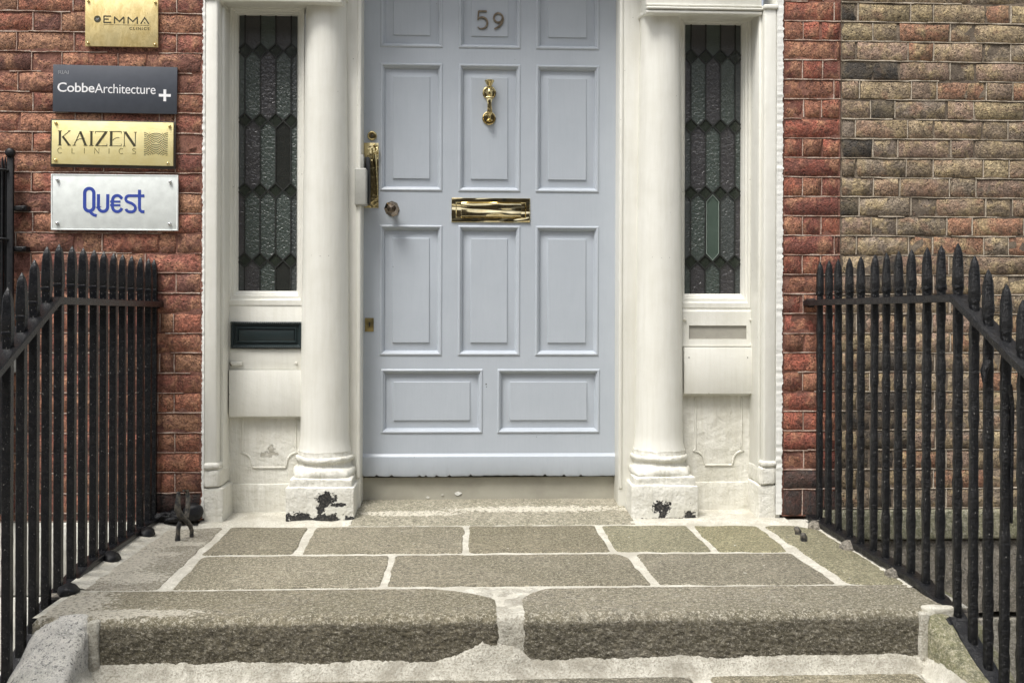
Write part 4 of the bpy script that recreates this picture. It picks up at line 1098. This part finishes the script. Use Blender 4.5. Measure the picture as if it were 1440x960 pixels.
x_, z_ = mp(845, 542); g = text_mesh('CLINICS', (1200-845)*sx_, x_, ye, z_, 50*sx_, .010, 1.25); letters(g, M_DPRINT, pe)
def studs(root, pts, mat, y, r=.006, nm='screw'):
    for x, z in pts:
        g = M(); g.lathe((x, y, z), [(r*1.0, .003), (r, -.002), (r*.8, -.005), (r*.35, -.0065), (0, -.0067)], 'y', 16); g.done(nm, mat, root, 40)
studs(pe, [mp(122, 50), mp(1305, 55), mp(122, 785), mp(1305, 795)], M_BRASS, -.017, .0052)
# 2 slate grey
ps = thing('name_plate', 'dark slate grey name plate with white lettering and a white cross, second from the top', 'sign', (-1.38, -.01, 1.71), 'name plates on the red brick wall')
xa, xb, zt, zb = -1.621, -1.141, 1.803, 1.618
g = M(); g.box(xa, xb, -.014, -.006, zb, zt, .001); g.done('plate', M_SLATE, ps, 40)
mp = plate_map(50, 1393, 50, 572, xa, xb, zt, zb); sx_ = (xb-xa)/1343; yp = -.0147
g = text_mesh('Cobbe', 400*sx_, mp(100, 0)[0], yp, mp(0, 352)[1], 104*sx_, .010, .95); letters(g, M_WPRINT, ps)
g = text_mesh('Architecture', 658*sx_, mp(503, 0)[0], yp, mp(0, 357)[1], 104*sx_, -.002, .95); letters(g, M_WPRINT, ps)
g = text_mesh('RIAI', 112*sx_, mp(108, 0)[0], yp, mp(0, 156)[1], 42*sx_, 0, .9); letters(g, M_GPRINT, ps)
g = M(); c0 = mp(1262, 367); a = 65*sx_; b = 15*sx_
g.poly([(c0[0]+u*sx_, c0[1]+v*sx_) for u, v in ((-15, -65), (15, -65), (15, -15), (65, -15), (65, 15), (15, 15), (15, 65), (-15, 65), (-15, 15), (-65, 15), (-65, -15), (-15, -15))], yp, yp+.001); g.done('cross_mark', M_WPRINT, ps)
for r_ in (ps,): r_.rotation_euler = (0, .008, 0)
# 3 bright brass on dark backing
pk = thing('name_plate', 'bright yellow brass name plate with large serif capitals, third from the top', 'sign', (-1.385, -.01, 1.495), 'name plates on the red brick wall')
g = M(); g.box(-1.628, -1.145, -.018, -.004, 1.402, 1.588, .002); g.done('backing_board', M_DARKB, pk, 40)
xa, xb, zt, zb = -1.621, -1.152, 1.582, 1.412
g = M(); g.box(xa, xb, -.024, -.0175, zb, zt, .0012); g.done('plate', M_KZ, pk, 40)
m0 = plate_map(40, 1368, 50, 535, xa, xb, zt, zb, .0); sx_ = (xb-xa)/1328; yp = -.0246
def mp(px, pz): return m0(px, pz-.012*(px-110))
g = M(); cnt = [0]
def S(pts, w_, taper=None):
    cnt[0] += 1; g.stroke([mp(*p) for p in pts], w_*sx_, yp-.00005*cnt[0] % .0006, .0009, taper=[q*sx_ for q in taper] if taper else None)
TH = 6
S([(129, 166), (129, 326)], 24); S([(108, 166), (150, 166)], TH); S([(108, 326), (150, 326)], TH)
S([(236, 165), (150, 238)], 6); S([(160, 228), (232, 326)], 23); S([(212, 326), (250, 326)], TH); S([(216, 165), (244, 165)], TH)
S([(350, 168), (285, 325)], 7); S([(350, 172), (410, 325)], 25); S([(268, 326), (304, 326)], TH); S([(388, 326), (430, 326)], TH)
S([(286, 305), (310, 272), (345, 254), (400, 248)], 6)
S([(472, 168), (472, 328)], 24); S([(450, 168), (496, 168)], TH); S([(450, 328), (496, 328)], TH)
S([(512, 170), (650, 170)], TH); S([(515, 170), (515, 192)], 5); S([(634, 172), (528, 328)], 25); S([(514, 330), (645, 330)], TH); S([(642, 330), (642, 308)], 5)
S([(688, 168), (688, 330)], 26); S([(668, 168), (800, 168)], TH); S([(798, 168), (798, 190)], 5); S([(668, 330), (802, 330)], TH); S([(800, 330), (800, 306)], 5)
S([(705, 268), (728, 246), (752, 238), (778, 236)], 6)
S([(832, 176), (832, 332)], 7); S([(818, 172), (850, 172)], TH); S([(818, 332), (848, 332)], TH); S([(840, 172), (948, 332)], 27); S([(952, 176), (952, 332)], 7); S([(938, 176), (966, 176)], TH)
g.done('lettering', M_DPRINT, pk)
g = M(); cnt[0] = 0
def Cc(cx, cz): S([(cx+26*math.cos(R(a)), cz-30*math.sin(R(a))) for a in range(50, 311, 20)], 6)
Cc(133, 386); S([(262, 356), (262, 416), (292, 416)], 6); S([(398, 356), (398, 418)], 6); S([(508, 418), (508, 357), (556, 416), (556, 357)], 6); S([(666, 357), (666, 418)], 6); Cc(802, 388)
S([(958, 366)]+[(940+16*math.cos(R(a)), 372-14*math.sin(R(a))) for a in range(60, 271, 30)]+[(940+18*math.cos(R(a)), 402-15*math.sin(R(a))) for a in range(80, -121, -30)]+[(920, 410)], 6)
letters(g, M_OPRINT, pk)
g = M(); RR = 125; cen = [(1178, 186), (1048, 248), (1308, 248), (1178, 310), (1048, 372), (1308, 372), (1178, 435), (1048, 497), (1308, 497)]
k_ = 0
for i, (cx, cz) in enumerate(cen):
    for rr in (30, 49, 68, 87, 106, 125):
        run = []
        for a in range(0, 181, 6):
            x = cx+rr*math.cos(R(a)); z = cz-rr*math.sin(R(a))
            ok = 1048 <= x <= 1308 and 180 <= z <= 434 and not any(math.hypot(x-c2[0], z-c2[1]) < RR+6 for c2 in cen if c2[1] > cz+1)
            if ok: run.append((x, z))
            if (not ok or a >= 180) and run:
                if len(run) > 1: k_ += 1; g.stroke([mp(*q) for q in run], 6.5*sx_, yp, .0009)
                run = []
g.done('wave_emblem', M_DPRINT, pk)
studs(pk, [m0(85, 80), m0(1328, 90), m0(85, 495), m0(1314, 510)], M_BRASS, -.026, .0058)
pk.rotation_euler = (0, .009, 0)
# 4 white acrylic
pq = thing('name_plate', 'frosted white glass name plate with blue lettering on steel studs, lowest of the four', 'sign', (-1.38, -.01, 1.265), 'name plates on the red brick wall')
xa, xb, zt, zb = -1.625, -1.135, 1.375, 1.156
g = M(); g.box(xa+.006, xb-.004, -.018, -.008, zb+.003, zt-.003, .001); g.done('plate', M_FROST, pq, 40)
g = M(); g.ring((xa, xb, zb, zt), [(0, .010), (0, -.002), (.002, -.003), (.0045, -.002), (.006, .001)], -.017, cap=False); g.done('bright_edge', M_EDGE, pq, 40)
mp = plate_map(25, 1408, 40, 655, xa, xb, zt, zb); sx_ = (xb-xa)/1383; yp = -.0187
g = M(); cnt[0] = 0
def S(pts, w_, closed=False):
    cnt[0] += 1; g.stroke([mp(*p) for p in pts], w_*sx_, yp-.00006*cnt[0], .0012, closed=closed)
def qa(cx, cz, rx, rz, a0, a1, st=15):
    n = max(1, int(abs(a1-a0)/st)); return [(cx+rx*math.cos(R(a0+(a1-a0)*k/n)), cz-rz*math.sin(R(a0+(a1-a0)*k/n))) for k in range(n+1)]
S(qa(440, 246, 50, 50, 180, 0)+qa(440, 395, 50, 50, 0, -180), 36, True)
S([(448, 450), (470, 474), (492, 488), (522, 496)], 32)
S([(540, 258), (540, 398)]+qa(590, 398, 50, 50, 180, 360)+[(642, 258)], 33)
S([(800, 305)]+qa(745, 325, 52, 54, 30, 180)+qa(745, 395, 52, 54, 180, 330)+[(797, 410)], 32)
S([(668, 338), (780, 338)], 22); S([(668, 378), (780, 378)], 22)
S([(1042, 272), (880, 272)]+qa(876, 308, 38, 36, 90, 240)+[(905, 358)]+qa(902, 408, 42, 42, 50, -90)+[(885, 450)]+qa(880, 412, 40, 38, 260, 190), 30)
S([(988, 206), (988, 405), (994, 432), (1012, 446), (1042, 449)], 32)
g.done('lettering', M_NAVY, pq)
studs(pq, [mp(97, 106), mp(1326, 116), mp(95, 582), mp(1322, 582)], M_STEEL, -.022, .0062, 'stud')

# ------------------------------------------------------------------ railings
def bar_meshes(mat, lumpy, n, hw=.0125):
    out = []
    for s_ in range(n):
        random.seed(900+s_); g = M(); zs = [k*.03 for k in range(int(.985/.03)+1)]+[.986]; L = []
        for z in zs: L.append((z, hw*(1+(random.uniform(-.13, .13) if lumpy else random.uniform(-.025, .025)))))
        loops = []
        nn = 8
        for i, (z, r) in enumerate(L):
            lp = []
            for k in range(4):
                for e in (-1, 1):
                    a = R(45+90*k+e*(14 if lumpy else 6)); rr = r*1.36*(1-(.06 if lumpy else .01))
                    j = random.uniform(-.0011, .0011) if lumpy else random.uniform(-.0002, .0002)
                    lp.append(g.bm.verts.new((rr*math.cos(a)+j, rr*math.sin(a)+j, z)))
            loops.append(lp)
        for i in range(len(loops)-1):
            for k in range(8): g.bm.faces.new((loops[i][k], loops[i][(k+1) % 8], loops[i+1][(k+1) % 8], loops[i+1][k]))
        g.bm.faces.new(loops[0]); g.bm.faces.new(loops[-1])
        bar = g.done('bar', mat, None, 50 if lumpy else 25); me1 = bar.data; bpy.data.objects.remove(bar)
        g = M(); pf = [(.985, 1.0), (.990, 1.13), (.996, 1.16), (1.0, 1.05), (1.004, 1.14), (1.03, 1.12), (1.07, .98), (1.09, .86), (1.101, .66), (1.114, .22), (1.118, .05)]
        loops = []
        for z, f_ in pf:
            lp = []
            for k in range(4):
                for e in (-1, 1):
                    a = R(45+90*k+e*(14 if lumpy else 7)); rr = hw*1.34*f_*(1+(random.uniform(-.10, .10) if lumpy else 0))
                    lp.append(g.bm.verts.new((rr*math.cos(a), rr*math.sin(a), z)))
            loops.append(lp)
        for i in range(len(loops)-1):
            for k in range(8): g.bm.faces.new((loops[i][k], loops[i][(k+1) % 8], loops[i+1][(k+1) % 8], loops[i+1][k]))
        g.bm.faces.new(loops[0]); g.bm.faces.new(loops[-1])
        sp = g.done('spike', mat, None, 50 if lumpy else 30); me2 = sp.data; bpy.data.objects.remove(sp); out.append((me1, me2))
    return out
def railing(label, x, ys, ybend, sl, rail_z, ztip, mat, lumpy, basez, root_y, side):
    """bars run from the wall toward the street, dropping with the steps beyond ybend"""
    rt = thing('railing', label, 'railing', (x, root_y, 0)); ms = bar_meshes(mat, lumpy, 5, .0112 if not lumpy else .0104); random.seed(int(x*100))
    for y in ys:
        d = sl*min(0, y-ybend); me1, me2 = random.choice(ms)
        top = ztip+d; sh = top-1.118
        b = bpy.data.objects.new('bar', me1); COL.objects.link(b); b.parent = rt; b.location = Vector((x+random.uniform(-.001, .001), y, sh))-rt.location
        zf = basez(y); k = (.985+sh-zf+.01)/.985; b.scale = (1, 1, k); b.location.z = zf-.01
        if lumpy: b.rotation_euler = (random.uniform(-.004, .004), random.uniform(-.004, .004), random.uniform(-.15, .15))
        s_ = bpy.data.objects.new('spike', me2); COL.objects.link(s_); s_.parent = b; s_.location = (0, 0, .985-.985/k); s_.scale = (1, 1, 1/k)
    # flat rails as swept boxes
    def sweep(name, pts, hwx, hz, cham):
        g = M(); loops = []
        P = []
        for (y0, z0), (y1, z1) in zip(pts[:-1], pts[1:]):
            n = max(1, int(abs(y1-y0)/.025))
            for k in range(n): P.append((y0+(y1-y0)*k/n, z0+(z1-z0)*k/n))
        P.append(pts[-1])
        for y, z in P:
            j = random.uniform(-.0012, .0012) if lumpy else 0
            prof = [(-hwx, -hz), (hwx, -hz), (hwx, hz-cham), (hwx-cham, hz), (-hwx+cham, hz), (-hwx, hz-cham)]
            loops.append([g.bm.verts.new((x+a+j, y, z+b+(random.uniform(-.0013, .0013) if lumpy else 0))) for a, b in prof])
        for i in range(len(loops)-1):
            for k in range(6): g.bm.faces.new((loops[i][k], loops[i][(k+1) % 6], loops[i+1][(k+1) % 6], loops[i+1][k]))
        g.bm.faces.new(loops[0]); g.bm.faces.new(loops[-1]); return g.done(name, mat, rt, 50 if lumpy else 25)
    ye = ys[-1]-.06
    sweep('top_rail', [(.012, rail_z), (ybend, rail_z+.006), (ye, rail_z+.006+sl*(ye-ybend))], .030 if not lumpy else .027, .011, .003)
    yk = ybend+.12
    bz = [(y, basez(y)+.010) for y in [.0-.02*k for k in range(2, 110) if .0-.02*k > ye]]
    sweep('base_rail', bz, .027, .009, .003)
    g = M(); g.box(x-.016, x+.016, -.022, .01, rail_z-.018, rail_z+.018, .006).sub(2).jig(.003, 40); g.done('wall_bracket', mat, rt, 50)
    return rt
ysL = [-.020, -.093, -.186, -.285, -.379, -.472, -.566, -.655, -.750, -.840, -.936, -1.025, -1.110, -1.190, -1.275]+[-1.36-.085*k for k in range(5)]
ysR = [-.123, -.221, -.325, -.429, -.536, -.643, -.741, -.838, -.934, -1.032, -1.125, -1.226, -1.315, -1.395, -1.475, -1.556]+[-1.64-.085*k for k in range(5)]
rl = railing('black spiked iron railing left of the steps with crisp square bars', -1.225, ysL, -1.0, .50, .866, 1.043, M_IRON, False, baseL, -.7, 1)
rr_ = railing('black spiked iron railing right of the steps, lumpy with old paint', 1.40, ysR, -1.235, .51, .880, 1.043, M_IRONR, True, baseR, -.8, -1)
# lead-set lugs beside the base rails
def lug(root, x, y, z, mat, s_=1, seed=0):
    g = M(); bmesh.ops.create_icosphere(g.bm, subdivisions=3, radius=1)
    for v in g.bm.verts:
        v.co = Vector((v.co.x*.030*s_, v.co.y*.034*s_, max(-.3, v.co.z)*.024*s_)); v.co += noise.noise_vector(v.co*55+Vector((seed, 0, 0)))*.007; v.co += Vector((x, y, z))
    g.done('rail_lug', mat, root, 70)
for i, (x, y, z) in enumerate(((-1.186, -.235, .010), (-1.186, -.60, .010), (-1.184, -.965, .004), (-1.178, -1.20, -.105), (-1.18, -1.5, -.27))): lug(rl, x, y, z, M_IRONS, 1.0, i)
for i, (x, y, z) in enumerate(((1.405, -.10, .008), (1.372, -.165, .002), (1.372, -.50, .002), (1.378, -.865, .000), (1.368, -1.22, -.04), (1.38, -1.5, -.2))): lug(rr_, x, y, z, M_RUB if 0 < i < 4 else M_IRONR, 1.05, i+9)
for y in (-1.27, -1.1): pass
# small stay on the right rail
g = M(); g.tube([(1.385, -1.42, .72), (1.375, -1.42, .69), (1.372, -1.425, .66)], [.011, .010, .005], 8, jit=.15); g.tube([(1.40, -1.50, .66), (1.412, -1.49, .60), (1.414, -1.485, .50), (1.416, -1.48, .30)], [.006, .006, .005, .004], 6); g.done('iron_stay', M_IRONR, rr_, 60)

# far-left folded iron gate bundle
fg = thing('folded_iron_gate', 'bundle of thin black iron bars with a strapped collar at the left edge', 'gate', (-1.82, -.06, .5))
g = M(); g.box(-1.782, -1.757, -.050, -.034, .05, 1.452, .004); g.done('stile', M_IRONS, fg, 40)
g = M(); g.lathe((-1.769, -.052, 1.452), [(.016, .018), (.018, .014), (.018, -.002), (.015, -.006), (.006, -.010), (0, -.010)], 'y', 18); g.done('pivot_eye', M_IRONS, fg, 50)
for k in range(9):
    x = -1.7845-.0078*k; zt = 1.420-.004*(k % 3)-.001*k+.006*(k % 2); y = -.026-.010*(k % 3)
    g = M(); g.tube([(x, y, .05), (x, y, .7), (x+.001, y, 1.39), (x, y, zt), (x, y, zt+.018)], [.0052, .0052, .0054, .0045, .0006], 8); g.done('bar', M_IRONS, fg, 50)
for zc_ in (1.382, 1.115):
    g = M(); g.tube([(-1.775, -.045, zc_), (-1.785, -.062, zc_+.002), (-1.82, -.066, zc_+.004), (-1.86, -.05, zc_-.004)], .005, 8, flat=1.2)
    g.done('collar', M_IRONS, fg, 60)
for zc_ in (1.238, 1.080):
    g = M(); g.box(-1.762, -1.712, -.040, .008, zc_-.010, zc_+.010, .003).sub(2).jig(.002, 50); g.done('wall_bracket', M_IRONS, fg, 50)
    g = M(); g.lathe((-1.722, -.041, zc_), [(.006, .003), (.006, -.002), (.003, -.005), (0, -.005)], 'y', 10); g.done('bolt', M_IRONS, fg, 50)
# white patch on the wall behind the railing
g = M(); g.box(-1.80, -1.748, -.012, .004, .598, .668, .003).sub(3).jig(.003, 30); tag(g.done('wall_sticker', M_FIL, None, 50, off=(-1.774, 0, .60)), 'small white plate on the red brick behind the left railing', 'plate')

# boot scrapers
bs = thing('boot_scraper', 'rusted remains of an iron boot scraper by the left pilaster foot', 'boot scraper', (-1.03, -.25, 0))
g = M(); g.tube([(-1.0524, -.30, -.005), (-1.0505, -.302, .03), (-1.0468, -.304, .055), (-1.0419, -.300, .068)], [.011, .009, .008, .009], 8, jit=.18); g.done('foot', M_SCR, bs, 60)
g = M(); g.tube([(-1.0183, -.24, -.005), (-1.0171, -.242, .022), (-1.0208, -.250, .045), (-1.0332, -.27, .070), (-1.0456, -.29, .092), (-1.0530, -.298, .115), (-1.0518, -.298, .15), (-1.0493, -.295, .178)],
            [.008, .008, .009, .011, .012, .012, .009, .007], 8, jit=.15); g.done('scroll_bar', M_SCR, bs, 60)
g = M(); g.tube([(-1.0307, -.262, .075), (-1.0295, -.25, .11), (-1.0307, -.24, .15), (-1.0344, -.24, .172), (-1.0431, -.26, .176)], [.009, .009, .008, .006, .004], 8, jit=.12); g.done('scroll_bar', M_SCR, bs, 60)
tg = M(); bmesh.ops.create_icosphere(tg.bm, subdivisions=3, radius=1)
for v in tg.bm.verts: v.co = Vector((v.co.x*.040, v.co.y*.035, v.co.z*.034))+noise.noise_vector(v.co*1.2)*.006+Vector((-1.072, -.02, .048))
tg.done('lead_socket', M_IRONS, bs, 70)
tg = M(); bmesh.ops.create_icosphere(tg.bm, subdivisions=4, radius=1)
for v in tg.bm.verts: v.co = Vector((v.co.x*.075, v.co.y*.03, v.co.z*.022))+noise.noise_vector(v.co*3)*.010+Vector((-1.15, -.02, .03))
tg.done('rust_crust', M_IRONR, bs, 70)
b2 = thing('boot_scraper', 'two broken iron stubs of a boot scraper set in the right flagstone', 'boot scraper', (1.26, -.33, 0))
for x, y in ((1.262, -.275), (1.247, -.385)):
    g = M(); g.tube([(x, y, -.008), (x+.001, y+.002, .010), (x-.004, y, .024), (x-.006, y, .030)], [.011, .013, .012, .006], 8, jit=.2); g.done('iron_stub', M_SCR, b2, 60)
# loose crumbs of mortar and leaf on the flags
g = M(); random.seed(77)
for _ in range(110):
    x = random.uniform(-1.1, 1.33); y = random.uniform(-1.1, -.05); s_ = random.choice((.002, .003, .004, .006)); 
    if random.random() < .5: x = random.uniform(.9, 1.33)
    p = [(x+random.uniform(-s_, s_), y+random.uniform(-s_, s_), .001+random.uniform(0, s_*.8)) for _ in range(5)]
    g.add(p, [(0, 1, 2), (0, 2, 3), (0, 3, 4), (1, 2, 4), (0, 1, 4), (2, 3, 4)])
o = g.done('grit', M_CEM, None, norm=True); o['kind'] = 'stuff'; tag(o, 'scattered pale crumbs of mortar and grit on the flagstones', 'grit')
